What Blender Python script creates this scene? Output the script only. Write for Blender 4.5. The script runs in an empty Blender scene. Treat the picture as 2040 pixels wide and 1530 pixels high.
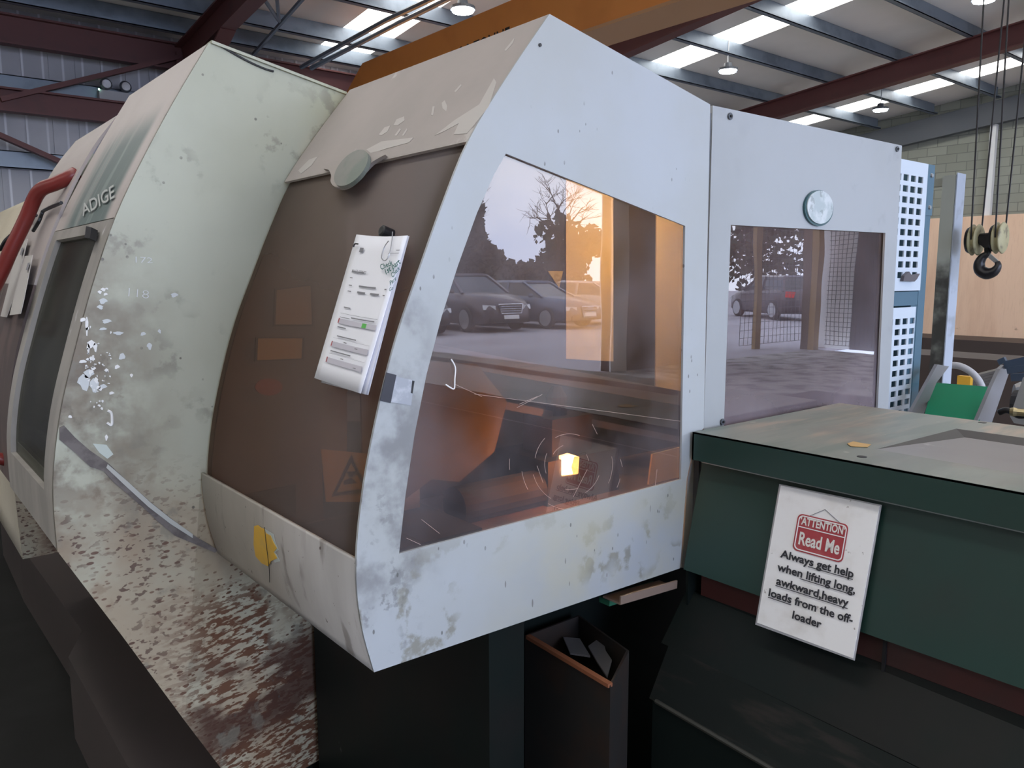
import bpy, bmesh, math, random
import numpy as np
from mathutils import Vector, Matrix
from mathutils.geometry import tessellate_polygon
random.seed(7)
S = bpy.context.scene
COL = S.collection

# ------------------------------------------------------------------ camera
YAW, PIT, ROL, F = math.radians(50.668), math.radians(7.749), math.radians(0.111), 1579.2
EYE = np.array([0.0, 0.0, 1.6])
fw = np.array([math.cos(PIT)*math.cos(YAW), math.cos(PIT)*math.sin(YAW), -math.sin(PIT)])
rt = np.array([math.sin(YAW), -math.cos(YAW), 0.0]); dn = np.cross(fw, rt)
rt, dn = math.cos(ROL)*rt+math.sin(ROL)*dn, -math.sin(ROL)*rt+math.cos(ROL)*dn
cd = bpy.data.cameras.new('camera'); cam = bpy.data.objects.new('camera', cd); COL.objects.link(cam)
M = Matrix.Identity(4)
for i in range(3):
    M[i][0] = rt[i]; M[i][1] = -dn[i]; M[i][2] = -fw[i]; M[i][3] = EYE[i]
cam.matrix_world = M
cd.sensor_width = 36; cd.lens = F/2040*36; cd.clip_start = 0.02; cd.clip_end = 300
S.camera = cam
S.view_settings.view_transform = 'Standard'; S.view_settings.look = 'None'
S.view_settings.exposure = 0.55; S.view_settings.gamma = 1; S.view_settings.use_curve_mapping = False

# ------------------------------------------------------------------ sky
W = bpy.data.worlds.new('overcast_sky'); S.world = W; W.use_nodes = True
nt = W.node_tree; nt.nodes.clear()
o = nt.nodes.new('ShaderNodeOutputWorld'); bg = nt.nodes.new('ShaderNodeBackground')
tc = nt.nodes.new('ShaderNodeTexCoord'); nz = nt.nodes.new('ShaderNodeTexNoise'); nz.inputs['Scale'].default_value = 2.2; nz.inputs['Detail'].default_value = 5
cr = nt.nodes.new('ShaderNodeValToRGB'); cr.color_ramp.elements[0].position = 0.38; cr.color_ramp.elements[0].color = (0.48, 0.60, 0.92, 1)
cr.color_ramp.elements[1].position = 0.62; cr.color_ramp.elements[1].color = (0.84, 0.90, 1.0, 1)
nt.links.new(tc.outputs['Generated'], nz.inputs['Vector']); nt.links.new(nz.outputs['Fac'], cr.inputs['Fac'])
nt.links.new(cr.outputs['Color'], bg.inputs['Color']); nt.links.new(bg.outputs[0], o.inputs[0])
SKY = 6.0
bg.inputs['Strength'].default_value = SKY

DOORS = [(-2.0, 9.6, 4.4), (12.3, 15.8, 4.0)]          # x0, x1, height in the wall y = WY; first widened out of view for daylight
WY = -7.0
for i, (a, b, h) in enumerate(DOORS):                    # daylight portals in the door openings
    ld = bpy.data.lights.new('door_daylight', 'AREA'); ld.shape = 'RECTANGLE'; ld.size = b-a; ld.size_y = h
    ld.cycles.is_portal = True
    lo = bpy.data.objects.new('door_daylight', ld); COL.objects.link(lo)
    lo.location = ((a+b)/2, WY-0.15, h/2); lo.rotation_euler = (math.radians(90), 0, 0)

# ------------------------------------------------------------------ helpers
def ray(x, y):
    return fw+(x-1020)/F*rt+(y-765)/F*dn
def on(ax, val, x, y):
    v = ray(x, y); return tuple(EYE+(val-EYE[ax])/v[ax]*v)
def mk(name, verts, faces, mat=None, parent=None, smooth=False):
    me = bpy.data.meshes.new(name); me.from_pydata([tuple(map(float, v)) for v in verts], [], faces); me.update()
    bm = bmesh.new(); bm.from_mesh(me); bmesh.ops.recalc_face_normals(bm, faces=bm.faces); bm.to_mesh(me); bm.free()
    ob = bpy.data.objects.new(name, me); COL.objects.link(ob)
    if mat: me.materials.append(mat)
    if smooth:
        for p in me.polygons: p.use_smooth = True
    if parent:
        ob.parent = parent; ob.matrix_parent_inverse = parent.matrix_world.inverted()
    return ob
def tag(o, label=None, cat=None, group=None, kind=None):
    if label: o['label'] = label
    if cat: o['category'] = cat
    if group: o['group'] = group
    if kind: o['kind'] = kind
    return o
def thing(name, label, cat, loc=(0, 0, 0), group=None, rz=0):
    e = bpy.data.objects.new(name, None); COL.objects.link(e); e.empty_display_size = 0.1
    e.location = loc; e.rotation_euler = (0, 0, rz)
    e.matrix_world = Matrix.Translation(loc) @ Matrix.Rotation(rz, 4, 'Z')
    return tag(e, label, cat, group)
class MB:
    def __init__(s): s.v = []; s.f = []
    def add(s, v, f):
        n = len(s.v); s.v += [tuple(map(float, p)) for p in v]; s.f += [tuple(n+i for i in q) for q in f]; return s
    def box(s, a, b):
        x0, y0, z0 = a; x1, y1, z1 = b
        return s.add([(x0,y0,z0),(x1,y0,z0),(x1,y1,z0),(x0,y1,z0),(x0,y0,z1),(x1,y0,z1),(x1,y1,z1),(x0,y1,z1)],
                     [(0,3,2,1),(4,5,6,7),(0,1,5,4),(1,2,6,5),(2,3,7,6),(3,0,4,7)])
    def prism(s, rings, off):
        """rings: list of closed 3D loops (outer, holes...) in one plane; off: extrusion vector"""
        off = Vector(off); base = []; idx = []
        for r in rings:
            idx.append(range(len(base), len(base)+len(r))); base += [Vector(p) for p in r]
        tris = tessellate_polygon([[Vector(p) for p in r] for r in rings])
        n = len(base)
        fs = [tuple(t) for t in tris]+[tuple(i+n for i in reversed(t)) for t in tris]
        for ix in idx:
            ix = list(ix)
            for k in range(len(ix)):
                a, b = ix[k], ix[(k+1) % len(ix)]; fs.append((a, b, b+n, a+n))
        return s.add(base+[p+off for p in base], fs)
    def tube(s, pts, r, n=8, cap=True):
        pts = [Vector(p) for p in pts]; rings = []
        rr = r if isinstance(r, (list, tuple)) else [r]*len(pts)
        up = None
        for i, p in enumerate(pts):
            t = (pts[min(i+1, len(pts)-1)]-pts[max(i-1, 0)]).normalized()
            if up is None: up = t.orthogonal().normalized()
            up = (up-t*up.dot(t))
            up = up.normalized() if up.length > 1e-6 else t.orthogonal().normalized()
            w = t.cross(up)
            rings.append([p+rr[i]*(math.cos(2*math.pi*k/n)*up+math.sin(2*math.pi*k/n)*w) for k in range(n)])
        v = [q for R in rings for q in R]; f = []
        for i in range(len(rings)-1):
            for k in range(n): f.append((i*n+k, i*n+(k+1) % n, (i+1)*n+(k+1) % n, (i+1)*n+k))
        if cap: f += [tuple(range(n))[::-1], tuple(range((len(rings)-1)*n, len(rings)*n))]
        return s.add(v, f)
    def lathe(s, c, axis, prof, n=24):
        """prof: (distance along axis, radius)"""
        c = Vector(c); a = Vector(axis).normalized(); u = a.orthogonal().normalized(); w = a.cross(u)
        v = []; f = []
        for (t, r) in prof:
            for k in range(n):
                an = 2*math.pi*k/n; v.append(c+a*t+u*r*math.cos(an)+w*r*math.sin(an))
        for i in range(len(prof)-1):
            for k in range(n): f.append((i*n+k, i*n+(k+1) % n, (i+1)*n+(k+1) % n, (i+1)*n+k))
        f += [tuple(range(n))[::-1], tuple(range((len(prof)-1)*n, len(prof)*n))]
        return s.add(v, f)
    def beam(s, a, b, w, h, up=(0, 0, 1)):
        a = Vector(a); b = Vector(b); t = (b-a).normalized(); u = Vector(up); sd = t.cross(u).normalized(); u = sd.cross(t).normalized()
        q = [sd*w/2+u*h/2, -sd*w/2+u*h/2, -sd*w/2-u*h/2, sd*w/2-u*h/2]
        return s.add([a+p for p in q]+[b+p for p in q], [(0,1,2,3),(7,6,5,4),(0,4,5,1),(1,5,6,2),(2,6,7,3),(3,7,4,0)])
    def ibeam(s, a, b, w, h, tf=0.02, tw=0.015, up=(0, 0, 1)):
        a = Vector(a); b = Vector(b); t = (b-a).normalized(); u = Vector(up); sd = t.cross(u).normalized(); u = sd.cross(t).normalized()
        s.beam(a+u*(h/2-tf/2), b+u*(h/2-tf/2), w, tf, up); s.beam(a-u*(h/2-tf/2), b-u*(h/2-tf/2), w, tf, up)
        return s.beam(a, b, tw, h-2*tf, up)
    def build(s, name, mat, parent=None, smooth=False):
        return mk(name, s.v, s.f, mat, parent, smooth)
def box(name, a, b, mat, parent=None): return MB().box(a, b).build(name, mat, parent)

# ---- materials
MATS = {}
def paint(name, base, rough=0.5, metal=0.0, layers=(), bump=0.0, bscale=60, spec=0.5):
    if name in MATS: return MATS[name]
    m = bpy.data.materials.new(name); m.use_nodes = True; t = m.node_tree; N = t.nodes; L = t.links
    b = N['Principled BSDF']; b.inputs['Roughness'].default_value = rough; b.inputs['Metallic'].default_value = metal
    b.inputs['Specular IOR Level'].default_value = spec
    g = N.new('ShaderNodeNewGeometry')
    rgb = N.new('ShaderNodeRGB'); rgb.outputs[0].default_value = (*base, 1); cur = rgb.outputs[0]
    def math_(op, a, bb):
        q = N.new('ShaderNodeMath'); q.operation = op
        for i, z in enumerate((a, bb)):
            if isinstance(z, (int, float)): q.inputs[i].default_value = z
            else: L.new(z, q.inputs[i])
        return q.outputs[0]
    def rng(sock, lo, hi, a=0., c=1.):
        q = N.new('ShaderNodeMapRange'); q.interpolation_type = 'SMOOTHSTEP'
        q.inputs['From Min'].default_value = min(lo, hi); q.inputs['From Max'].default_value = max(lo, hi)
        q.inputs['To Min'].default_value = a if lo < hi else c; q.inputs['To Max'].default_value = c if lo < hi else a
        L.new(sock, q.inputs['Value']); return q.outputs[0]
    for ly in layers:
        mp = N.new('ShaderNodeMapping'); L.new(g.outputs['Position'], mp.inputs['Vector'])
        mp.inputs['Scale'].default_value = ly.get('st', (1, 1, 1)); mp.inputs['Rotation'].default_value = ly.get('rot', (0, 0, 0))
        mp.inputs['Location'].default_value = ly.get('loc', (0, 0, 0))
        if ly.get('kind', 'noise') == 'noise':
            q = N.new('ShaderNodeTexNoise'); q.inputs['Detail'].default_value = ly.get('det', 5); q.inputs['Roughness'].default_value = ly.get('ro', 0.55)
            out = q.outputs['Fac']
            q.inputs['Distortion'].default_value = ly.get('dist', 0)
        elif ly['kind'] == 'vor':
            q = N.new('ShaderNodeTexVoronoi'); out = q.outputs['Distance']
            q.inputs['Randomness'].default_value = 1
        elif ly['kind'] == 'wave':
            q = N.new('ShaderNodeTexWave'); out = q.outputs['Fac']; q.bands_direction = ly.get('dir', 'X')
            q.inputs['Distortion'].default_value = ly.get('dist', 0)
        q.inputs['Scale'].default_value = ly.get('scale', 5); L.new(mp.outputs[0], q.inputs['Vector'])
        thr = ly['r']
        f = rng(out, thr[0], thr[1])
        if 'mod' in ly:      # second noise that gates the first
            q2 = N.new('ShaderNodeTexNoise'); q2.inputs['Scale'].default_value = ly['mod'][0]; q2.inputs['Detail'].default_value = 3
            L.new(g.outputs['Position'], q2.inputs['Vector']); f = math_('MULTIPLY', f, rng(q2.outputs['Fac'], ly['mod'][1], ly['mod'][2]))
        for (ax, lo, hi) in ly.get('mask', ()):
            sx = N.new('ShaderNodeSeparateXYZ'); L.new(g.outputs['Position'], sx.inputs[0])
            f = math_('MULTIPLY', f, rng(sx.outputs[ax], lo, hi))
        f = math_('MULTIPLY', f, ly.get('amt', 1.0))
        mx = N.new('ShaderNodeMix'); mx.data_type = 'RGBA'; L.new(f, mx.inputs[0]); L.new(cur, mx.inputs[6]); mx.inputs[7].default_value = (*ly['c'], 1)
        cur = mx.outputs[2]
    L.new(cur, b.inputs['Base Color'])
    if bump:
        q = N.new('ShaderNodeTexNoise'); q.inputs['Scale'].default_value = bscale; L.new(g.outputs['Position'], q.inputs['Vector'])
        bp = N.new('ShaderNodeBump'); bp.inputs['Strength'].default_value = bump; bp.inputs['Distance'].default_value = 0.01
        L.new(q.outputs['Fac'], bp.inputs['Height']); L.new(bp.outputs[0], b.inputs['Normal'])
    MATS[name] = m; return m
def emit(name, c, s):
    m = bpy.data.materials.new(name); m.use_nodes = True; N = m.node_tree.nodes; b = N['Principled BSDF']
    b.inputs['Base Color'].default_value = (*c, 1); b.inputs['Emission Color'].default_value = (*c, 1); b.inputs['Emission Strength'].default_value = s
    MATS[name] = m; return m
def pane(name, tint, dust, dustc, f0=0.06, rough=0.0, dsc=6, dr=(0.35, 0.75), dmin=0.0, mask=(), bump=0.0, gz=1.0):
    """tinted clear sheet: tinted see-through + dusty film + mirror-like sheen that grows at grazing angles"""
    m = bpy.data.materials.new(name); m.use_nodes = True; t = m.node_tree; N = t.nodes; L = t.links; N.clear()
    out = N.new('ShaderNodeOutputMaterial'); tr = N.new('ShaderNodeBsdfTransparent'); tr.inputs[0].default_value = (*tint, 1)
    df = N.new('ShaderNodeBsdfDiffuse'); df.inputs[0].default_value = (*dustc, 1)
    gl = N.new('ShaderNodeBsdfGlossy'); gl.inputs['Roughness'].default_value = rough; gl.inputs[0].default_value = (1, 1, 1, 1)
    g = N.new('ShaderNodeNewGeometry')
    nz = N.new('ShaderNodeTexNoise'); nz.inputs['Scale'].default_value = dsc; nz.inputs['Detail'].default_value = 5; L.new(g.outputs['Position'], nz.inputs['Vector'])
    r = N.new('ShaderNodeMapRange'); r.inputs['From Min'].default_value = dr[0]; r.inputs['From Max'].default_value = dr[1]
    r.inputs['To Min'].default_value = dmin; r.inputs['To Max'].default_value = dust; L.new(nz.outputs['Fac'], r.inputs['Value'])
    fac = r.outputs[0]
    for (ax, lo, hi, amt) in mask:
        sx = N.new('ShaderNodeSeparateXYZ'); L.new(g.outputs['Position'], sx.inputs[0])
        q = N.new('ShaderNodeMapRange'); q.interpolation_type = 'SMOOTHSTEP'; q.inputs['From Min'].default_value = min(lo, hi); q.inputs['From Max'].default_value = max(lo, hi)
        q.inputs['To Min'].default_value = 0 if lo < hi else amt; q.inputs['To Max'].default_value = amt if lo < hi else 0
        L.new(sx.outputs[ax], q.inputs['Value']); a = N.new('ShaderNodeMath'); a.operation = 'ADD'; a.use_clamp = True
        L.new(fac, a.inputs[0]); L.new(q.outputs[0], a.inputs[1]); fac = a.outputs[0]
    mx = N.new('ShaderNodeMixShader'); L.new(fac, mx.inputs[0]); L.new(tr.outputs[0], mx.inputs[1]); L.new(df.outputs[0], mx.inputs[2])
    dot = N.new('ShaderNodeVectorMath'); dot.operation = 'DOT_PRODUCT'; L.new(g.outputs['Normal'], dot.inputs[0]); L.new(g.outputs['Incoming'], dot.inputs[1])
    def mt(op, a, b=None):
        q = N.new('ShaderNodeMath'); q.operation = op
        for i, z in enumerate((a, b)):
            if z is None: continue
            if isinstance(z, (int, float)): q.inputs[i].default_value = z
            else: L.new(z, q.inputs[i])
        return q.outputs[0]
    c = mt('ABSOLUTE', dot.outputs['Value']); p = mt('POWER', mt('SUBTRACT', 1.0, c), 5.0)
    fr = mt('ADD', mt('MULTIPLY', p, (1-f0)*gz), f0)
    m2 = N.new('ShaderNodeMixShader'); L.new(fr, m2.inputs[0]); L.new(mx.outputs[0], m2.inputs[1]); L.new(gl.outputs[0], m2.inputs[2])
    if bump:
        q = N.new('ShaderNodeTexNoise'); q.inputs['Scale'].default_value = 5; q.inputs['Detail'].default_value = 1; L.new(g.outputs['Position'], q.inputs['Vector'])
        bp = N.new('ShaderNodeBump'); bp.inputs['Strength'].default_value = bump; bp.inputs['Distance'].default_value = 0.01
        L.new(q.outputs['Fac'], bp.inputs['Height']); L.new(bp.outputs[0], gl.inputs['Normal'])
    L.new(m2.outputs[0], out.inputs[0]); MATS[name] = m; return m

black = paint('black_plastic', (0.012, 0.012, 0.014), 0.45)
dark = paint('dark_interior', (0.03, 0.027, 0.028), 0.8, layers=[dict(scale=4, r=(0.4, 0.7), c=(0.07, 0.055, 0.045), amt=0.7)])
steel = paint('steel', (0.42, 0.43, 0.45), 0.35, 0.8, layers=[dict(scale=9, r=(0.45, 0.7), c=(0.2, 0.18, 0.16), amt=0.6)])

def curve_refine(P, n=6):
    out = []
    for i in range(len(P)-1):
        p0 = P[max(i-1, 0)]; p1 = P[i]; p2 = P[i+1]; p3 = P[min(i+2, len(P)-1)]
        for k in range(n):
            t = k/n
            out.append(tuple(0.5*((2*p1[j])+(-p0[j]+p2[j])*t+(2*p0[j]-5*p1[j]+4*p2[j]-p3[j])*t*t+(-p0[j]+3*p1[j]-3*p2[j]+p3[j])*t**3) for j in (0, 1)))
    out.append(P[-1]); return out
def zcut(prof, z0, z1):
    """part of an (x,z) profile with z between z0 (top) and z1 (bottom)"""
    def at(z):
        for a, b in zip(prof[:-1], prof[1:]):
            if (a[1]-z)*(b[1]-z) <= 0 and a[1] != b[1]:
                t = (z-a[1])/(b[1]-a[1]); return (a[0]+t*(b[0]-a[0]), z)
        return prof[0] if z > prof[0][1] else prof[-1]
    return [at(z0)]+[p for p in prof if z1+1e-4 < p[1] < z0-1e-4]+[at(z1)]
def xat(prof, z): return zcut(prof, z, z-0.01)[0][0]
def sweep(mb, prof, y0, y1, th=0.004, off=0.0):
    """sheet following an (x,z) profile, front side towards -X; off moves it outwards"""
    P = []; n = len(prof)
    for i, p in enumerate(prof):
        a = prof[max(i-1, 0)]; b = prof[min(i+1, n-1)]; tx, tz = b[0]-a[0], b[1]-a[1]; l = math.hypot(tx, tz) or 1
        nx, nz_ = tz/l, -tx/l           # outward for a downward running profile
        if nx > 0: nx, nz_ = -nx, -nz_
        P.append(((p[0]+nx*off, p[1]+nz_*off), (p[0]+nx*(off-th), p[1]+nz_*(off-th))))
    v = []
    for (a, b) in P: v += [(a[0], y0, a[1]), (a[0], y1, a[1]), (b[0], y0, b[1]), (b[0], y1, b[1])]
    f = []
    for i in range(n-1):
        q = 4*i; r = q+4
        f += [(q, q+1, r+1, r), (q+2, r+2, r+3, q+3), (q, r, r+2, q+2), (q+1, q+3, r+3, r+1)]
    f += [(0, 2, 3, 1), (4*n-4, 4*n-3, 4*n-1, 4*n-2)]
    return mb.add(v, f)
def onprof(prof, x, y, off=0.0):
    v = ray(x, y); best = None
    for (x0, z0), (x1, z1) in zip(prof[:-1], prof[1:]):
        x0 -= off; x1 -= off
        A = np.array([[v[0], -(x1-x0)], [v[2], -(z1-z0)]]); 
        if abs(np.linalg.det(A)) < 1e-9: continue
        t, s = np.linalg.solve(A, np.array([x0, z0-1.6]))
        if -0.02 <= s <= 1.02 and t > 0 and (best is None or t < best): best = t
    if best is None: best = 1.0
    return (best*v[0], best*v[1], 1.6+best*v[2])

def text_uv(txt, bold=0.0, font_sp=1.0):
    cu = bpy.data.curves.new('tmp', 'FONT'); cu.body = txt; cu.offset = bold; cu.space_character = font_sp; cu.resolution_u = 3
    ob = bpy.data.objects.new('tmp', cu); COL.objects.link(ob)
    dg = bpy.context.evaluated_depsgraph_get(); me = bpy.data.meshes.new_from_object(ob.evaluated_get(dg))
    V = [(v.co.x, v.co.y) for v in me.vertices]; Fc = [tuple(p.vertices) for p in me.polygons]
    bpy.data.objects.remove(ob); bpy.data.curves.remove(cu); bpy.data.meshes.remove(me)
    return V, Fc
def bil(q, u, v):
    """q: TL, TR, BR, BL"""
    return tuple((1-v)*((1-u)*np.array(q[0])+u*np.array(q[1]))+v*((1-u)*np.array(q[3])+u*np.array(q[2])))
def letters(mb, txt, place, u0, v0, u1, v1, bold=0.0, aspect=True):
    """fill the uv rect (v down) with the text; place(u,v) -> 3D"""
    V, Fc = text_uv(txt, bold)
    xs = [p[0] for p in V]; mx, Mx = min(xs), max(xs)
    low, high = -0.21, 0.73
    vv = [place(u0+(p[0]-mx)/(Mx-mx)*(u1-u0), v0+(high-p[1])/(high-low)*(v1-v0)) for p in V]
    mb.add(vv, Fc); return mb

# =================================================================== BUILDING
RZ = lambda y: 5.50-0.107*y
wallm = paint('cladding', (0.68, 0.69, 0.74), 0.5, layers=[dict(kind='wave', scale=1.6, dir='X', r=(0.0, 0.06), c=(0.32, 0.32, 0.35), amt=0.8), dict(scale=0.9, r=(0.45, 0.7), c=(0.56, 0.56, 0.59), amt=0.5)])
def brickmat():
    m = bpy.data.materials.new('block_wall'); m.use_nodes = True; t = m.node_tree; N = t.nodes; L = t.links; b = N['Principled BSDF']; b.inputs['Roughness'].default_value = 0.9
    g = N.new('ShaderNodeNewGeometry'); sx = N.new('ShaderNodeSeparateXYZ'); L.new(g.outputs['Position'], sx.inputs[0])
    c = N.new('ShaderNodeCombineXYZ'); L.new(sx.outputs[1], c.inputs[0]); L.new(sx.outputs[2], c.inputs[1])
    br = N.new('ShaderNodeTexBrick'); br.inputs['Scale'].default_value = 1; br.inputs['Brick Width'].default_value = 0.36; br.inputs['Row Height'].default_value = 0.16
    br.inputs['Mortar Size'].default_value = 0.007; br.inputs['Color1'].default_value = (0.24, 0.25, 0.21, 1); br.inputs['Color2'].default_value = (0.31, 0.32, 0.27, 1); br.inputs['Mortar'].default_value = (0.17, 0.175, 0.155, 1)
    L.new(c.outputs[0], br.inputs['Vector']); L.new(br.outputs['Color'], b.inputs['Base Color']); return m
blockm = brickmat()
roofm = paint('roof_sheet', (0.80, 0.77, 0.75), 0.6, layers=[dict(scale=1.2, r=(0.45, 0.7), c=(0.70, 0.68, 0.66), amt=0.5)])
concrete = paint('concrete', (0.42, 0.41, 0.39), 0.8, spec=0.15, layers=[dict(scale=0.01, r=(-1, -0.5), c=(0.012, 0.012, 0.011), mask=((1, -0.2, 0.6), (0, -1.2, -0.4), (0, 2.6, 2.2))), dict(scale=2.5, r=(0.4, 0.7), c=(0.018, 0.018, 0.017), amt=0.8)])  # shade on the floor around the machine painted in as a near-black area
redsteel = paint('red_oxide_steel', (0.11, 0.034, 0.032), 0.55, layers=[dict(scale=5, r=(0.5, 0.75), c=(0.07, 0.03, 0.028), amt=0.6)])
galv = paint('galvanised_steel', (0.20, 0.24, 0.29), 0.42, 0.4, layers=[dict(scale=3, r=(0.45, 0.7), c=(0.10, 0.12, 0.15), amt=0.6)])
X0, X1, Y1W = -13.0, 16.0, 10.2
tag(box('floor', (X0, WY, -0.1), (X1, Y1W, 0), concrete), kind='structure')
# ceiling with slots for the skylights
SKYX = [(-9.6, -8.9), (-5.3, -4.6), (-1.0, -0.3), (4.75, 5.45), (9.1, 9.72), (14.2, 14.82)]  # first three strips lie out of view, added for more ambient light
SKYR = (-6.8, 9.95)
mb = MB(); xs = [X0]
for a, b in SKYX: xs += [a, b]
xs.append(X1+0.2)
for i in range(0, len(xs), 2):
    mb.prism([[(xs[i], WY-0.2, RZ(WY-0.2)), (xs[i+1], WY-0.2, RZ(WY-0.2)), (xs[i+1], Y1W+0.2, RZ(Y1W+0.2)), (xs[i], Y1W+0.2, RZ(Y1W+0.2))]], (0, 0, 0.08))
for a, b in SKYX:
    for (c, d) in ((WY-0.2, SKYR[0]), (SKYR[1], Y1W+0.2)):
        mb.prism([[(a, c, RZ(c)), (b, c, RZ(c)), (b, d, RZ(d)), (a, d, RZ(d))]], (0, 0, 0.08))
tag(mb.build('ceiling', roofm), kind='structure')
skym = emit('skylight_panel', (1.0, 0.98, 0.93), 4.0)
for i, (a, b) in enumerate(SKYX):
    tag(MB().prism([[(a, SKYR[0], RZ(SKYR[0])+0.02), (b, SKYR[0], RZ(SKYR[0])+0.02), (b, SKYR[1], RZ(SKYR[1])+0.02), (a, SKYR[1], RZ(SKYR[1])+0.02)]], (0, 0, 0.03)).build('window_%d' % (i+1), skym), kind='structure')
mb = MB(); mb.box((X0, Y1W, 0), (X1, Y1W+0.12, RZ(Y1W)))
for k in range(120):
    x = X0+0.26*k
    if x < X1: mb.box((x, Y1W-0.012, 0), (x+0.035, Y1W, RZ(Y1W)-0.01))
tag(mb.build('wall_left', wallm), kind='structure')
YO = -5.55
tag(MB().prism([[(X1, YO, 0), (X1, Y1W, 0), (X1, Y1W, RZ(Y1W)), (X1, WY, RZ(WY)), (X1, WY, 4.0), (X1, YO, 4.0)]], (0.2, 0, 0)).build('wall_right', blockm), kind='structure')
tag(MB().prism([[(X0, WY, 0), (X0, Y1W, 0), (X0, Y1W, RZ(Y1W)), (X0, WY, RZ(WY))]], (-0.2, 0, 0)).build('wall_back', wallm), kind='structure')
mb = MB(); h = RZ(WY); cx = X0
for (a, b, dh) in DOORS:
    mb.box((cx, WY-0.2, 0), (a, WY, h)); mb.box((a, WY-0.2, dh), (b, WY, h)); cx = b
mb.box((cx, WY-0.2, 0), (X1, WY, h))
tag(mb.build('wall_front', paint('front_wall', (0.16, 0.13, 0.11), 0.8)), kind='structure')
white = paint('white_paint', (0.75, 0.76, 0.76), 0.5)
mb = MB(); mb.box((9.6, WY-0.22, 0), (10.0, WY+0.03, 4.4)); tag(mb.build('trim_1', white), kind='structure')
# gable beam along the block wall
lint = paint('dark_grey_steel', (0.085, 0.095, 0.11), 0.5)
mb = MB(); mb.prism([[(15.82, -6.9, RZ(-6.9)-0.22), (15.82, 10.1, RZ(10.1)-0.22), (15.82, 10.1, RZ(10.1)-0.62), (15.82, -6.9, RZ(-6.9)-0.62)]], (0.16, 0, 0))
tag(mb.build('trim_2', lint), kind='structure')

# rafters, purlins
def rafter(x, name='roof_rafter', label='', hd=0.3):
    r = thing(name, label, 'rafter', (x, Y1W-0.2, 0), 'red steel rafters under the roof')
    a = (x, WY+0.05, RZ(WY)-0.2-hd/2); b = (x, Y1W-0.35, RZ(Y1W-0.35)-0.2-hd/2)
    MB().ibeam(a, b, 0.16, hd).build('beam', redsteel, r)
    mb = MB(); yb = Y1W-0.3                                 # haunch
    mb.prism([[(x-0.01, yb, RZ(yb)-0.48), (x-0.01, yb-1.5, RZ(yb-1.5)-0.49), (x-0.01, yb, RZ(yb)-1.0)]], (0.02, 0, 0))
    mb.beam((x, yb, RZ(yb)-1.0), (x, yb-1.5, RZ(yb-1.5)-0.5), 0.16, 0.02)
    mb.build('haunch', redsteel, r)
    MB().ibeam((x, Y1W-0.22, 0), (x, Y1W-0.22, RZ(Y1W)-0.24), 0.16, 0.3, up=(0, 1, 0)).build('column', redsteel, r)
    return r
for x, l in ((3.15, 'dark red steel rafter at the top left, joined to a column by the clad wall'), (7.5, 'dark red steel rafter emerging behind the orange crane girder'),
             (12.0, 'dark red steel rafter crossing the roof above the hanging hook, nearest the block wall')):
    rafter(x, label=l, hd=0.30)
py = [9.55, 8.95, 7.92, 6.86, 5.8, 4.8, 3.8, 2.8]
pl = ['lowest grey roof purlin just above the clad wall', 'grey roof purlin second up from the clad wall', 'grey roof purlin third up from the clad wall, below the small skylights',
      'grey roof purlin fourth up from the clad wall', 'grey roof purlin fifth up from the clad wall', 'grey roof purlin at the upper right corner of the view, above the hoist ropes', 'grey roof purlin just out past the hoist ropes', 'grey roof purlin furthest from the clad wall']
for y, l in zip(py, pl):
    mb = MB(); z = RZ(y)
    mb.box((X0+0.05, y-0.005, z-0.2), (15.8, y+0.005, z-0.005)); mb.box((X0+0.05, y-0.07, z-0.2), (15.8, y, z-0.19)); mb.box((X0+0.05, y, z-0.012), (15.8, y+0.07, z-0.004)); mb.box((X0+0.05, y-0.07, z-0.2), (15.8, y-0.063, z-0.17))
    tag(mb.build('roof_purlin', galv), l, 'purlin', 'grey purlins under the roof')
# eaves beam, wall girts, braces on the clad wall
tag(MB().ibeam((X0+0.1, Y1W-0.3, 4.12), (15.7, Y1W-0.3, 4.12), 0.14, 0.3).build('eaves_beam', redsteel), 'long dark red beam along the top of the clad wall', 'beam')
tag(MB().ibeam((X0+0.1, Y1W-0.33, 3.41), (3.0, Y1W-0.33, 3.41), 0.14, 0.24).build('tie_beam', redsteel), 'red steel tie beam across the clad wall, left of the machine top', 'beam')
for z, l in ((3.62, 'blue-grey rail on the clad wall behind the twin-lamp emergency light'), (2.84, 'lower blue-grey rail on the clad wall, beside the far machine hood')):
    mb = MB(); mb.box((X0+0.1, Y1W-0.13, z-0.09), (15.7, Y1W-0.02, z-0.08)); mb.box((X0+0.1, Y1W-0.13, z-0.09), (15.7, Y1W-0.12, z+0.09)); mb.box((X0+0.1, Y1W-0.13, z+0.08), (15.7, Y1W-0.02, z+0.09))
    tag(mb.build('wall_rail', galv), l, 'rail', 'wall rails')
tag(MB().beam((1.30, 9.85, 3.40), (3.12, 9.85, 4.12), 0.05, 0.11, (0, 1, 0)).build('wall_brace', redsteel), 'red diagonal brace rising to the column above the emergency light', 'brace')
tag(MB().beam((0.6, 9.85, 3.32), (2.3, 9.85, 2.62), 0.05, 0.10, (0, 1, 0)).build('wall_brace', redsteel), 'red diagonal brace falling to the right below the tie beam', 'brace')
tag(MB().tube([(3.19, 9.9, 3.2), (3.19, 9.9, 4.4)], 0.03).build('vertical_pipe', white), 'slim pale pipe beside the column at the clad wall', 'pipe')
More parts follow.
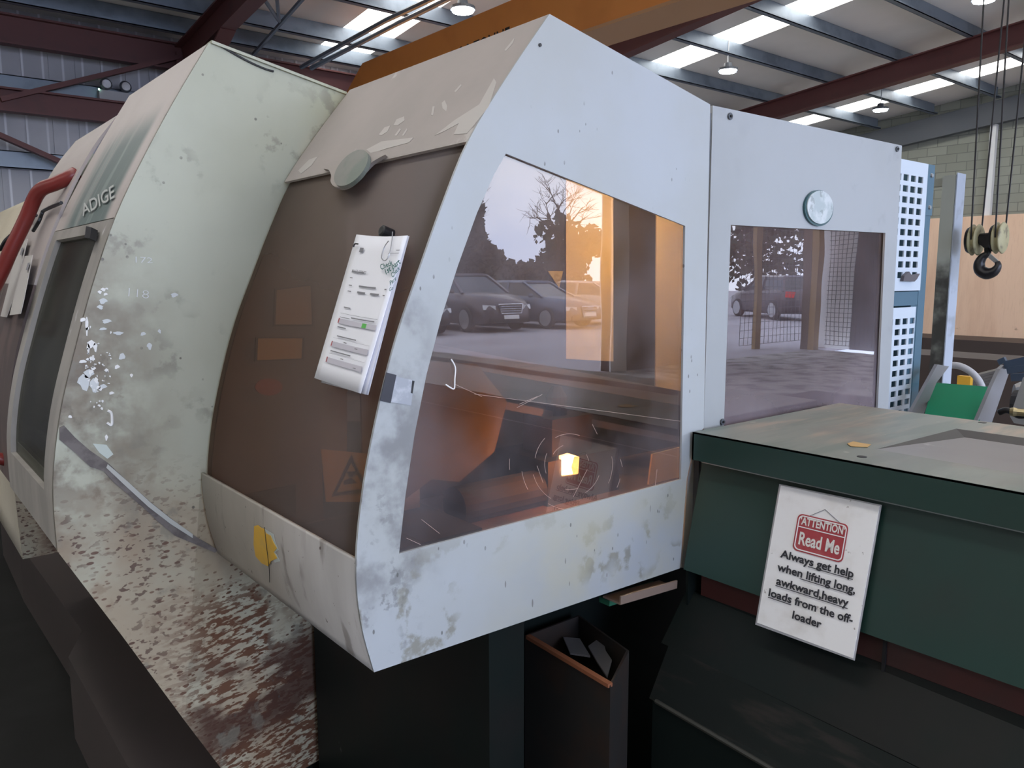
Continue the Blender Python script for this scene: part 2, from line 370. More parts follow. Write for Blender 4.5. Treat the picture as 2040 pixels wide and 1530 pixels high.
# roof bracing and pipes
def rp(x, y, d):
    v = ray(x, y); t = (5.5-d-1.6)/(v[2]+0.107*v[1]); return tuple(EYE+t*v)
tag(MB().tube([rp(610, -10, 0.3), rp(505, 108, 0.3)], 0.025, 6).build('roof_brace', galv), 'grey rod brace slanting under the roof above the left hood', 'brace')
tag(MB().tube([rp(522, -8, 0.32), rp(556, 42, 0.32)], 0.02, 6).build('roof_brace', galv), 'short grey rod leaning into the roof brace from the left', 'brace')
tag(MB().tube([rp(551, -8, 0.32), rp(556, 42, 0.32)], 0.02, 6).build('roof_brace', galv), 'short upright grey rod meeting the roof brace', 'brace')
tag(MB().tube([rp(868, -6, 0.38), rp(766, 42, 0.38), rp(600, 134, 0.38)], 0.028, 6).build('roof_conduit', galv), 'grey conduit under the roof, upper left of the pair', 'conduit', 'conduits under the roof')
tag(MB().tube([rp(900, -6, 0.4), rp(790, 48, 0.4), rp(620, 136, 0.4)], 0.028, 6).build('roof_conduit', galv), 'grey conduit under the roof, lower right of the pair by the orange girder', 'conduit', 'conduits under the roof')
# LED lamps
ledm = emit('led_face', (0.80, 0.90, 1.0), 60)
for (px, py_, l) in ((922, 24, 'lit LED high-bay lamp above the orange crane girder'), (1450, 144, 'lit LED high-bay lamp just above the right machine panel'),
                 (1754, 221, 'lit LED high-bay lamp nearest the block wall'), (1960, 3, 'lit LED high-bay lamp at the top edge above the hook ropes')):
    p = rp(px, py_, 0.42); r = thing('high_bay_lamp', l, 'lamp', (p[0], p[1], p[2]), 'lit LED high-bay lamps')
    MB().lathe(p, (0, 0, 1), [(0.02, 0.13), (0.05, 0.13), (0.06, 0.06), (0.12, 0.05)], 16).build('housing', lint, r)
    MB().lathe(p, (0, 0, 1), [(0, 0.11), (0.018, 0.11)], 16).build('led_face', ledm, r)
    MB().tube([(p[0], p[1], p[2]+0.12), (p[0], p[1], RZ(p[1])-0.01)], 0.008, 5).build('hanger', steel, r)
# emergency light
ex, ey, ez = 2.43, 10.0, 3.62
r = thing('emergency_light', 'twin-head emergency light on a grey box fixed to the clad wall', 'light', (ex, ey, ez))
MB().box((ex-0.17, ey-0.04, ez-0.16), (ex+0.17, ey+0.07, ez+0.04)).build('battery_box', paint('grey_box', (0.42, 0.42, 0.43), 0.5), r)
for s in (-1, 1):
    h_ = MB().lathe((ex+s*0.1, ey-0.08, ez+0.1), (0, 1, 0), [(0, 0.05), (0.02, 0.065), (0.07, 0.05), (0.09, 0.02)], 14).build('lamp_head', lint, r)
    MB().lathe((ex+s*0.1, ey-0.085, ez+0.1), (0, 1, 0), [(0, 0.045), (0.006, 0.05)], 14).build('lens', steel, h_)
MB().box((ex-0.18, ey-0.05, ez+0.03), (ex-0.165, ey-0.04, ez+0.045)).build('indicator', emit('green_led', (0.5, 1, 0.7), 6), r)

# right wall: plywood, conduit, trunking
ply = paint('plywood', (0.86, 0.60, 0.42), 0.55, layers=[dict(scale=2.0, st=(1, 1.5, 0.25), r=(0.4, 0.7), c=(0.74, 0.48, 0.32), amt=0.8), dict(scale=14, st=(1, 4, 0.4), r=(0.5, 0.8), c=(0.62, 0.38, 0.24), amt=0.35),
                                                       dict(scale=3.2, st=(1, 1.2, 2.6), r=(0.68, 0.76), c=(0.30, 0.15, 0.08), amt=0.7)])
tag(box('plywood_board', (15.75, 1.2, 0.2), (15.95, 4.95, 2.64), ply), 'large plywood board against the block wall, right of the grey post', 'board')
tag(box('plywood_board', (15.75, 4.97, 0.2), (15.95, 6.9, 2.66), ply), 'plywood board against the block wall, left of the seam by the grey post', 'board')
c0 = on(0, 15.9, 1972, 240); c1 = on(0, 15.9, 1966, 430)
tag(MB().box((15.88, c1[1]-0.05, 2.67), (15.98, c1[1]+0.05, c0[2])).build('cable_trunking', white), 'white vertical cable trunking on the block wall', 'trunking')
brownb = paint('dark_brown_box', (0.05, 0.035, 0.03), 0.6)
tag(box('low_dark_bench', (14.6, 0.6, 0), (15.7, 7.5, 0.5), brownb), 'low dark bench along the foot of the plywood board', 'bench')

# =================================================================== CRANE
orange = paint('crane_orange', (0.75, 0.28, 0.06), 0.45, layers=[dict(scale=2, r=(0.45, 0.7), c=(0.62, 0.22, 0.045), amt=0.6)])
XB = 4.6
r = thing('crane_girder', 'orange box girder of the overhead crane with black load lettering', 'crane', (XB, 3.0, 3.47))
zt, zb = 3.97, 3.50
mb = MB(); mb.prism([[(XB, -3.5, zb), (XB, 8.6, zb), (XB, 8.68, zb+0.2), (XB, 8.25, zt), (XB, -3.5, zt)]], (0.3, 0, 0)); mb.build('web', orange, r)
box('lower_flange', (XB-0.05, -3.5, zb-0.025), (XB+0.35, 8.6, zb), paint('pale_orange', (0.50, 0.27, 0.13), 0.5), r)
pl_ = lambda u, v: (XB-0.003, 6.55-u*(6.55-4.2), 3.80-v*0.26)
tA = on(0, XB, 874, 112); tB = on(0, XB, 1016, 52)
pl_ = lambda u, v: (XB-0.003, tA[1]+u*(tB[1]-tA[1]), tA[2]+0.005+u*(tB[2]-tA[2])-v*0.20)
letters(MB(), 'SWL 3.2 TONNE', pl_, 0, 0, 1, 1, 0.02).build('lettering', black, r)
# hook block
hx, hy = 4.6, 1.68
blk = paint('hook_black', (0.02, 0.018, 0.02), 0.35, 0.3)
r = thing('crane_hook', 'black crane hook on its pulley block hanging from wire ropes in front of the plywood', 'hook', (hx, hy, 1.6))
side = Vector((rt[0], rt[1], 0)).normalized(); side = Vector((0.03, -1.0, 0)).normalized()
C0 = Vector(on(1, hy, 1968, 478)); 
def hp(px, py_, d=0.0):   # point in the hook's own upright plane through C0, spanned by side and z
    v = Vector(ray(px, py_)); n = Vector((side.y, -side.x, 0)); n = Vector((-side.y, side.x, 0))
    t = (C0-Vector(EYE)).dot(n)/v.dot(n); return Vector(EYE)+v*t+n*d
nrm = Vector((-side.y, side.x, 0))
A = hp(1944, 478); B = hp(1992, 474)
mb = MB(); mb.tube([hp(1948, 477), hp(1990, 473)], 0.030, 12); mb.prism([[hp(1952, 472, -0.03), hp(1983, 470, -0.03), hp(1979, 488, -0.03), hp(1972, 494, -0.03), hp(1964, 494, -0.03), hp(1955, 486, -0.03)]], nrm*0.06)
mb.build('crosshead', blk, r, False)
shv = paint('sheave_cream', (0.42, 0.38, 0.22), 0.5, layers=[dict(scale=20, r=(0.5, 0.7), c=(0.12, 0.1, 0.07), amt=0.8)])
for P, sgn in ((A, -1), (B, 1)):
    sh = MB().lathe(P-side*0.02, side, [(0, 0.075), (0.006, 0.082), (0.013, 0.07), (0.02, 0.066), (0.027, 0.07), (0.034, 0.082), (0.04, 0.075)], 28).build('sheave', shv, r, True)
    MB().lathe(P-side*0.036, side, [(0, 0.066), (0.012, 0.072)], 28).build('guard_plate', blk, sh)
    for s in (-1, 1):
        q = P+nrm*0.07*s
        top = Vector((q.x, q.y, 3.325))+side*(0.03*s)
        MB().tube([q, top], 0.0042, 6).build('wire_rope', blk, r)
hk = [(1968, 492), (1967, 505), (1958, 512), (1951, 525), (1953, 538), (1966, 545), (1980, 541), (1988, 530), (1987, 521)]
hk = [hp(*p) for p in hk]
hr = [0.018, 0.016, 0.021, 0.027, 0.030, 0.031, 0.026, 0.018, 0.011]
def smooth3(P, R, n=5):
    o1, o2 = [], []
    for i in range(len(P)-1):
        p0 = P[max(i-1, 0)]; p1 = P[i]; p2 = P[i+1]; p3 = P[min(i+2, len(P)-1)]
        for k in range(n):
            t = k/n; o1.append(0.5*((2*p1)+(-p0+p2)*t+(2*p0-5*p1+4*p2-p3)*t*t+(-p0+3*p1-3*p2+p3)*t**3)); o2.append(R[i]*(1-t)+R[i+1]*t)
    return o1+[P[-1]], o2+[R[-1]]
a_, b_ = smooth3(hk, hr)
MB().tube(a_, b_, 12).build('hook', blk, r, True)
MB().beam(hp(1970, 508), hp(1986, 522), 0.02, 0.012, nrm).build('safety_latch', steel, r)
tag(box('hoist_trolley', (hx-0.22, hy-0.35, 3.49-0.16), (hx+0.5, hy+0.35, 3.474), orange), 'orange hoist trolley under the crane girder holding the hook ropes', 'trolley')

# =================================================================== NEAR ENCLOSURE
YE, YP = 1.07, 1.80
P1 = curve_refine([(.962,2.047),(.872,1.935),(.789,1.821),(.735,1.715),(.688,1.609),(.645,1.508),(.612,1.407),(.580,1.28),(.563,1.159),(.568,1.06),(.589,.969)], 4)
LIGHTG = (0.56, 0.58, 0.60)
grime = (0.12, 0.115, 0.12)
endm = paint('pale_grey_paint', (0.41, 0.44, 0.47), 0.42, layers=[
    dict(scale=2.2, r=(0.40, 0.70), c=(0.37, 0.38, 0.355), amt=0.6),
    dict(scale=11, r=(0.40, 0.60), c=grime, amt=0.62, mask=((0, 0.74, 0.66), (2, 1.66, 1.5), (2, 1.0, 1.15))),
    dict(scale=17, r=(0.54, 0.62), c=(0.20, 0.19, 0.14), amt=0.7, mod=(6, 0.46, 0.56), mask=((2, 1.22, 1.05),)),
    dict(scale=5, r=(0.3, 0.6), c=(0.47, 0.45, 0.33), amt=0.75, mask=((2, 1.25, 1.05), (0, 0.7, 1.1))),
    dict(kind='vor', scale=34, st=(1.6, 1, 0.8), rot=(0, 0.5, 0), r=(0.13, 0.09), c=(0.09, 0.09, 0.08), amt=0.75, mod=(6, 0.53, 0.58)),
    dict(kind='vor', scale=22, st=(2.4, 1, 0.6), rot=(0, -0.7, 0), r=(0.12, 0.09), c=(0.12, 0.11, 0.10), amt=0.7, mod=(4, 0.45, 0.55), mask=((2, 1.25, 1.1),)),
    dict(scale=45, r=(0.52, 0.62), c=(0.10, 0.10, 0.10), amt=0.6, mod=(9, 0.5, 0.6), mask=((0, 0.70, 0.60), (2, 1.4, 1.1)))], bump=0.05, bscale=8)
stripm = paint('dusty_grey_brown_paint', (0.42, 0.375, 0.35), 0.6, layers=[
    dict(scale=3, r=(0.4, 0.7), c=(0.34, 0.31, 0.285), amt=0.6),
    dict(scale=12, st=(1.0, 1, 0.5), rot=(0.5, 0.7, 0), r=(0.62, 0.66), c=(0.60, 0.57, 0.54), amt=0.8, mod=(4.5, 0.5, 0.58)),
    dict(scale=40, r=(0.71, 0.73), c=(0.10, 0.09, 0.08), amt=0.8, mod=(3, 0.5, 0.7))], bump=0.05, bscale=12)
botm = paint('grubby_lower_sheet', (0.42, 0.39, 0.35), 0.5, layers=[
    dict(scale=3, st=(1, 1, 0.4), r=(0.38, 0.68), c=(0.25, 0.23, 0.20), amt=0.75),
    dict(scale=22, st=(1, 1, 0.25), r=(0.56, 0.66), c=(0.13, 0.11, 0.09), amt=0.7, mod=(6, 0.42, 0.6)),
    dict(scale=50, r=(0.68, 0.70), c=(0.07, 0.05, 0.04), amt=0.9)])
U = lambda pts, y=YE: [on(1, y, *p) for p in pts]
near = thing('cutting_enclosure', 'large pale grey cutting machine hood with curved tinted front and slanted side window', 'machine', (1.2, 1.5, 0.0))
z_ = lambda p: p[1]
prof_pts = [(p[0], YE, p[1]) for p in P1]
outer = prof_pts+U([(1355, 1132), (1368, 955), (1387, 868), (1402, 853), (1415, 208)])
WIN1 = U([(1008, 306), (1365, 450), (1357, 955), (795, 1103), (808, 985), (826, 865), (850, 745), (880, 630), (912, 530), (950, 425), (985, 346)])
MB().prism([outer, WIN1], (0, 0.005, 0)).build('end_panel', endm, near)
glass1 = pane('side_window_sheet', (0.66, 0.57, 0.50), 0.16, (0.55, 0.52, 0.58), f0=0.065, dsc=5, dr=(0.35, 0.75), dmin=0.01, mask=((0, 0.80, 0.64, 0.06), ), bump=0.03)
MB().prism([U([(1000, 298), (1372, 444), (1364, 963), (788, 1113), (800, 985), (818, 860), (842, 740), (872, 626), (904, 526), (942, 421), (977, 342)], YE+0.0055)], (0, 0.004, 0)).build('side_window', glass1, near)
TOPZ, BOTZ = 1.821, 1.159
sweep(MB(), zcut(P1, 2.047, TOPZ-0.004), YE+0.004, YP-0.01, 0.006, 0.0).build('top_strip', stripm, near, False)
sweep(MB(), zcut(P1, BOTZ+0.004, .969), YE+0.004, YP-0.01, 0.006, 0.0).build('bottom_strip', botm, near, True)
frontg = pane('front_window_sheet', (0.55, 0.44, 0.37), 0.34, (0.25, 0.21, 0.19), f0=0.008, rough=0.35, gz=0.0, dsc=2.0, dr=(0.3, 0.7), dmin=0.22, mask=((2, 1.45, 1.85, 0.32),))
sweep(MB(), zcut(P1, TOPZ+0.01, BOTZ-0.01), YE+0.022, YP-0.012, 0.005, -0.012).build('front_window', frontg, near, True)
# badge tab
tab_px = [(650, 341), (660, 343), (665, 354), (664, 366), (672, 376), (690, 378), (712, 365), (730, 345), (748, 327), (773, 313)]
def sm2(P, n=5):
    return curve_refine([(float(a), float(b)) for a, b in P], n)
top_prof = [(p[0], p[1]) for p in P1]
tp = sm2(tab_px); up_ = [(762, 305), (650, 331)]
ring = [onprof(top_prof, x, y, 0.006) for x, y in tp]+[onprof(top_prof, x, y, 0.006) for x, y in up_]
MB().prism([ring], (-0.006, 0, 0.004)).build('badge_tab', stripm, near)
bc = (706, 340); ell = []
for k in range(40):
    a = 2*math.pi*k/40; ca, sa = math.cos(-0.84), math.sin(-0.84)
    x, y = 44*math.cos(a), 23*math.sin(a); ell.append((bc[0]-1+x*ca-y*sa, bc[1]+x*sa+y*ca))
rg = [onprof(top_prof, x, y, 0.016) for x, y in ell]
bad = MB().prism([rg], (-0.006, 0, 0.005)).build('badge', paint('badge_green_grey', (0.19, 0.22, 0.19), 0.5, layers=[dict(scale=14, r=(0.4, 0.6), c=(0.27, 0.26, 0.24), amt=0.8)]), near)
def pxplace(quad, surf): return lambda u, v: surf(*bil(quad, u, v))
letters(MB(), 'ADIGE', pxplace([(680, 345), (722, 330), (722, 340), (680, 355)], lambda x, y: tuple(np.array(onprof(top_prof, x, y, 0.024)))), 0, 0, 1, 1, 0.02).build('badge_lettering', paint('worn_white', (0.50, 0.50, 0.47), 0.6), bad)
smr = paint('bare_smear', (0.53, 0.50, 0.47), 0.6)
for q in ([(866, 270), (905, 240), (955, 208), (984, 156), (989, 164), (974, 212), (944, 250), (930, 266), (904, 268), (914, 246), (884, 262)], [(880, 205), (886, 200), (891, 212), (889, 222), (882, 216)], [(862, 212), (866, 212), (863, 230), (859, 229)],
          [(784, 250), (790, 238), (805, 232), (806, 240), (792, 250)], [(755, 268), (766, 254), (778, 250), (772, 262), (760, 270)], [(786, 270), (796, 256), (799, 258), (790, 271)], [(801, 270), (810, 256), (812, 258), (804, 271)],
          [(905, 182), (918, 168), (920, 170), (908, 184)], [(1005, 100), (1018, 84), (1026, 74), (1022, 86), (1008, 102)], [(594, 340), (616, 318), (633, 312), (620, 330), (600, 346)], [(730, 298), (760, 282), (824, 274), (815, 284), (770, 296), (740, 306)]):
    MB().prism([[onprof(top_prof, x, y, 0.0006) for x, y in q]], (-0.0002, 0, 0.0002)).build('bare_smear', smr, near)
# roof, back, floor and inner walls of the hood
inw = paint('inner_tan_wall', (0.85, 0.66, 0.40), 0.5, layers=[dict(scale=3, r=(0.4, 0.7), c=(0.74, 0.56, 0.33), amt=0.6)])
ind = paint('inner_dark_wall', (0.05, 0.043, 0.042), 0.7, layers=[dict(scale=4, r=(0.4, 0.7), c=(0.09, 0.065, 0.05), amt=0.6)])
AP = (.962, YE, 2.047); TR = on(1, YE, 1415, 208)
mb = MB(); mb.prism([[(AP[0], YE+0.02, AP[2]), (AP[0], YP-0.01, AP[2]), (TR[0], YP-0.01, TR[2]), (TR[0], YE+0.02, TR[2])]], (0, 0, -0.01))
mb.box((TR[0], YE+0.04, 1.94), (2.30, YP-0.01, 1.952)); mb.build('roof_sheet', endm, near)
mb = MB(); mb.box((2.28, YE+0.04, 0.95), (2.30, YP-0.01, 1.94)); mb.build('rear_wall', ind, near)
fl = box('bed', (0.62, YE+0.03, 0.96), (2.28, YP-0.02, 1.0), paint('bed_brown', (0.16, 0.10, 0.07), 0.5, layers=[dict(scale=12, r=(0.4, 0.7), c=(0.05, 0.04, 0.035), amt=0.8)]), near)
IY = YP-0.02
I = lambda pts, y=IY-0.012: [on(1, y, *p) for p in pts]
box('inner_wall', (0.99, IY-0.008, 1.0), (2.28, IY, 1.94), ind, near)
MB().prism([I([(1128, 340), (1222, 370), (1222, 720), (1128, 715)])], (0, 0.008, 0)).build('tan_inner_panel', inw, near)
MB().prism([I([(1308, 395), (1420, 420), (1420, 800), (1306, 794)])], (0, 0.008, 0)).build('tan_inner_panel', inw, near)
MB().prism([I([(1092, 540), (1122, 540), (1114, 574)])], (0, 0.006, 0)).build('yellow_triangle_gusset', paint('gusset_yellow', (0.6, 0.45, 0.15), 0.5), near)
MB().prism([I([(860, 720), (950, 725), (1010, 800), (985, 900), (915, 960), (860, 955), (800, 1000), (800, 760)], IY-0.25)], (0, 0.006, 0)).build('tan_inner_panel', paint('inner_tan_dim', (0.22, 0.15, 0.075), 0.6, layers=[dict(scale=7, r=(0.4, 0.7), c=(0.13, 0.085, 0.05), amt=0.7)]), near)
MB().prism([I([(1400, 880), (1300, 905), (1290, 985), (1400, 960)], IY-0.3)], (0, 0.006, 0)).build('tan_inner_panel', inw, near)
# cutting head and carriage rails inside
mb = MB(); mb.beam(on(1, 1.62, 840, 700), on(1, 1.62, 1500, 820), 0.05, 0.045); mb.beam(on(1, 1.6, 840, 775), on(1, 1.6, 1500, 905), 0.03, 0.02)
mb.build('carriage_rail', paint('rail_grey', (0.16, 0.15, 0.18), 0.4), near)
mb = MB(); mb.box((1.35, 1.50, 1.0), (1.62, 1.72, 1.12)); mb.box((1.40, 1.54, 1.12), (1.55, 1.66, 1.22)); mb.lathe((1.47, 1.60, 1.22), (0, 0, 1), [(0, 0.03), (0.05, 0.03), (0.08, 0.012)], 14)
mb.build('carriage', dark, near)
mb = MB(); mb.lathe(on(1, 1.55, 905, 1010), (1, 0, 0), [(0, 0.05), (0.35, 0.05), (0.36, 0.03)], 18); mb.box((0.70, 1.35, 1.0), (1.02, 1.62, 1.05)); mb.build('chuck', dark, near)
# glowing cut
gq = [on(1, 1.5, *p) for p in ((1119, 909), (1135, 904), (1154, 910), (1152, 944), (1119, 949))]
lz = MB().prism([gq], (0, 0.01, 0)).build('cutting_glow', emit('cut_glow', (1.0, 0.50, 0.16), 14), near)
core = [on(1, 1.497, *p) for p in ((1120, 911), (1134, 907), (1144, 908), (1138, 930), (1141, 944), (1120, 947))]
MB().prism([core], (0, 0.002, 0)).build('glow_core', emit('glow_core', (1.0, 0.85, 0.55), 30), lz)
gc = on(1, 1.42, 1137, 928)
l_ = bpy.data.lights.new('cutting_glow_light', 'POINT'); l_.energy = 2.6; l_.color = (1.0, 0.40, 0.12); l_.shadow_soft_size = 0.03
lo = bpy.data.objects.new('cutting_glow_light', l_); COL.objects.link(lo); lo.location = gc; lo.parent = near; lo.matrix_parent_inverse = near.matrix_world.inverted()
# inner work light
box('work_light', (1.65, 1.35, 1.915), (2.1, 1.42, 1.935), emit('work_light_tube', (1.0, 0.86, 0.62), 45), near)
# warning stickers on the inner wall seen through the tinted front
SY = YP-0.03
wallin = paint('inner_side_wall', (0.36, 0.31, 0.27), 0.6, layers=[dict(scale=5, r=(0.4, 0.7), c=(0.26, 0.22, 0.19), amt=0.6)])
MB().prism([[on(1, SY+0.012, *p) for p in ((300, 1110), (632, 1200), (640, 640), (760, 240), (560, 240), (300, 900))]], (0, 0.006, 0))
q = [(p[0]+0.02, SY+0.010, p[1]) for p in P1 if 1.0 < p[1] < 2.0]
MB().prism([q+[(0.85, SY+0.010, 1.0), (0.85, SY+0.010, 1.9)]], (0, 0.006, 0)).build('inner_side_wall', wallin, near)
MB().prism([[(0.85, SY-0.2, 1.0), (0.85, SY-0.2, 1.86), (1.0, SY-0.2, 1.86), (1.0, SY-0.2, 1.0)]], (0, 0.006, 0)).build('inner_door', paint('inner_door_tan', (0.46, 0.36, 0.25), 0.6, layers=[dict(scale=6, r=(0.4, 0.7), c=(0.3, 0.2, 0.12), amt=0.7)]), near)
stk = paint('sticker_tan', (0.80, 0.58, 0.34), 0.6); sty = paint('sticker_yellow', (0.95, 0.62, 0.14), 0.5); strd = paint('sticker_red', (0.70, 0.18, 0.11), 0.5); sgrey = paint('sticker_grey', (0.12, 0.11, 0.11), 0.5)
SP = lambda pts: [on(1, SY, *p) for p in pts]
def frame_px(q, m=0.08):
    c = np.mean(np.array(q), axis=0); return [tuple(c+(np.array(p)-c)*(1-m)) for p in q]
for (nm, q, mt_) in (('warning_sticker', [(548, 575), (622, 565), (625, 650), (545, 650)], stk), ('warning_sticker', [(510, 672), (607, 672), (605, 716), (508, 720)], sty), ('plate', [(490, 985), (590, 965), (590, 1030), (500, 1040)], sgrey)):
    a = MB().prism([SP(q), SP(frame_px(q, 0.09))], (0, 0.004, 0)).build(nm, sgrey, near)
    MB().prism([SP(frame_px(q, 0.09))], (0, 0.003, 0)).build('face', mt_, a)
el = [(536+27*math.cos(a*math.pi/12), 771+17*math.sin(a*math.pi/12)) for a in range(24)]
MB().prism([SP(el)], (0, 0.003, 0)).build('round_sticker', strd, near)
SY2 = SY-0.205
SP2 = lambda pts: [on(1, SY2, *p) for p in pts]
mb = MB().prism([SP2([(700, 905), (660, 990), (735, 980)]), SP2([(700, 922), (671, 981), (725, 973)])], (0, 0.003, 0)); mb.prism([SP2([(690, 940), (715, 938), (715, 945), (700, 952), (712, 962), (685, 966), (684, 958), (696, 953)])], (0, 0.003, 0))
MB().prism([SP2([(640, 895), (745, 905), (742, 1000), (650, 1000)])], (0, 0.003, 0)).build('warning_sticker', sty, near)
SY2 -= 0.004; mb.build('warning_triangle', black, near)

# right-hand panel of the same hood (behind the seam)
side_p = thing('side_panel_unit', 'flat pale panel unit with round emblem and square window, right of the slanted window', 'machine panel', (1.8, 1.1, 0.0))
W2 = U([(1456, 448), (1764, 464), (1748, 830), (1442, 852)], 1.085)
MB().prism([U([(1420, 210), (1797, 290), (1765, 900), (1398, 1000)], 1.085), W2], (0, 0.006, 0)).build('panel', paint('pale_panel', (0.37, 0.39, 0.405), 0.45, layers=[dict(scale=2.2, r=(0.4, 0.7), c=(0.32, 0.335, 0.335), amt=0.6), dict(scale=10, r=(0.55, 0.72), c=(0.25, 0.255, 0.27), amt=0.5, mod=(3, 0.5, 0.65))], bump=0.05, bscale=8), side_p)
glass2 = pane('square_window_sheet', (0.45, 0.38, 0.36), 0.22, (0.45, 0.38, 0.42), f0=0.075, dsc=4, dr=(0.35, 0.75), dmin=0.05, mask=((2, 1.45, 1.25, 0.22),), bump=0.02)
# gently bowed sheet
mb = MB(); q4 = [np.array(p) for p in U([(1450, 440), (1770, 457), (1754, 838), (1436, 858)], 1.092)]; n = 10; v = []; f = []
for i in range(n+1):
    for j in range(n+1):
        u_, w_ = i/n, j/n; p = (1-w_)*((1-u_)*q4[0]+u_*q4[1])+w_*((1-u_)*q4[3]+u_*q4[2])
        b_ = 0.0006*(1-(2*u_-1)**2)*(1-(2*w_-1)**2); v.append((p[0], p[1]+0.002-b_, p[2]))
for s_ in (0, 1):
    o_ = len(mb.v); 
    mb.add([(a, b+0.004*s_, c) for a, b, c in v], [(i*(n+1)+j, i*(n+1)+j+1, (i+1)*(n+1)+j+1, (i+1)*(n+1)+j) for i in range(n) for j in range(n)])
mb.build('square_window', glass2, side_p, True)
ec = on(1, 1.085, 1628, 415); ex_ = on(1, 1.085, 1600, 413); 
rx = abs(on(1, 1.085, 1657, 415)[0]-ex_[0])/2; rz = abs(on(1, 1.085, 1628, 379)[2]-on(1, 1.085, 1628, 451)[2])/2
def disc(cx, cz, rx, rz, y, n=40): return [(cx+rx*math.cos(2*math.pi*k/n), y, cz+rz*math.sin(2*math.pi*k/n)) for k in range(n)]
em = MB().prism([disc(ec[0], ec[2], rx, rz, 1.079)], (0, 0.007, 0)).build('emblem', paint('emblem_teal', (0.03, 0.09, 0.10), 0.35), side_p)
MB().prism([disc(ec[0], ec[2]+0.002, rx*0.90, rz*0.92, 1.076)], (0, 0.004, 0)).build('emblem_face', paint('emblem_face', (0.40, 0.46, 0.47), 0.4, layers=[dict(scale=25, r=(0.42, 0.6), c=(0.56, 0.60, 0.61), amt=1), dict(scale=60, r=(0.54, 0.60), c=(0.22, 0.25, 0.25), amt=0.6, mod=(40, 0.48, 0.56)), dict(scale=3, r=(0.0, 0.1), c=(0.16, 0.35, 0.36), amt=0.8, mask=((2, 1.735, 1.69),))]), em)
for (x, y) in ((1453, 232), (1786, 297), (1438, 840)):
    p = on(1, 1.085, x, y); b1 = MB().lathe((p[0], 1.083, p[2]), (0, -1, 0), [(0, 0.0075), (0.002, 0.0075)], 18).build('bolt_hole_ring', lint, side_p)
    MB().lathe((p[0], 1.081, p[2]), (0, -1, 0), [(0, 0.003), (0.003, 0.003)], 12).build('bolt', black, b1)
p = on(1, YE, 1075, 90); MB().lathe((p[0], YE-0.0005, p[2]), (0, -1, 0), [(0, 0.003), (0.002, 0.003)], 12).build('screw', black, near)
MB().prism([U([(1358, 1131), (1370, 954), (1389, 866), (1404, 850), (1420, 850), (1400, 1135)], YE+0.02)], (0, 0.004, 0)).build('side_return', endm, near)
MB().box((1.422, 1.076, 0.97), (1.428, 1.13, 1.94)).build('seam_strip', lint, near)

# -- marks on the near hood
def patch(name, px, plane_off, mat, parent, y=YE):
    return MB().prism([U(px, y-plane_off)], (0, plane_off*0.9, 0)).build(name, mat, parent)
t_ = thing('repair_tape', 'dark and silver strips of tape stuck on the hood edge beside the side window', 'tape', on(1, YE, 795, 775))
patch('dark_tape', [(770, 742), (790, 747), (778, 803), (757, 798)], 0.0015, paint('dark_tape', (0.035, 0.035, 0.045), 0.35), t_)
patch('silver_tape', [(789, 750), (825, 758), (819, 808), (779, 801)], 0.0012, paint('silver_tape', (0.34, 0.36, 0.40), 0.4, layers=[dict(scale=40, r=(0.45, 0.65), c=(0.5, 0.52, 0.56), amt=0.8)]), t_)
patch('tape_end', [(822, 758), (826, 759), (822, 784), (819, 783)], 0.002, black, t_)
wh = paint('white_smear', (0.85, 0.85, 0.85), 0.6)
def stroke(pts, r, surf, name, mat, parent):
    P, _ = smooth3([Vector(surf(*p)) for p in pts], [1]*len(pts), 4)
    return MB().tube(P, r, 6).build(name, mat, parent)
on1 = lambda x, y: on(1, YE+0.0048, x, y)
tag(stroke([(899, 716), (907, 732), (906, 755), (905, 774), (897, 772), (888, 766)], 0.0012, on1, 'paint_dribble', wh, None), 'thin white dribble of paint on the side window, below the reflected cars', 'paint')
tag(stroke([(806, 972), (801, 990)], 0.0014, on1, 'paint_dribble', wh, None), 'small white paint dab on the lower left edge of the side window', 'paint')
scr = paint('scratch', (0.55, 0.42, 0.36), 0.4)  # pale warm colour paints the glint of scratches around the cutting glow
mb = MB(); cx_, cy_ = 1135, 925
arcs = [(38, 210, 250), (38, 330, 350), (50, 160, 205), (75, 120, 165), (62, 20, 60), (85, -10, 25), (96, 150, 172), (70, 190, 225), (58, 240, 290), (110, 60, 80), (86, 95, 120), (120, 175, 185), (48, 70, 100), (104, 15, 25)]
for (rr, a0, a1) in arcs:
    pts = [on1(cx_+rr*math.cos(math.radians(a0+(a1-a0)*k/8)), cy_+rr*1.05*math.sin(math.radians(a0+(a1-a0)*k/8))) for k in range(9)]
    mb.tube(pts, 0.00035, 4)
for (a, b) in (((1142, 990), (1170, 935)), ((1082, 962), (1070, 928)), ((1190, 865), (1180, 845)), ((1240, 930), (1236, 915)), ((1030, 812), (1080, 786)), ((1035, 805), (1070, 790)), ((1305, 970), (1309, 935)), ((840, 1035), (876, 1063)), ((810, 1072), (838, 1085)), ((945, 785), (1400, 845)), ((905, 765), (960, 790))):
    mb.tube([on1(*a), on1(*b)], 0.00035, 4)
mb.build('scratches', scr, near)
yel = paint('yellow_sticker', (0.62, 0.36, 0.03), 0.5, layers=[dict(scale=30, r=(0.5, 0.7), c=(0.5, 0.33, 0.08), amt=0.6)])
lowp = [(p[0], p[1]) for p in P1]
pp = [(507, 1048), (514, 1046), (520, 1051), (527, 1054), (530, 1062), (540, 1067), (545, 1080), (552, 1092), (546, 1100), (553, 1112), (540, 1118), (535, 1128), (522, 1122), (510, 1108), (506, 1085)]
pt = thing('torn_yellow_sticker', 'torn yellow sticker on the lower front strip of the near hood', 'sticker', onprof(lowp, 530, 1085))
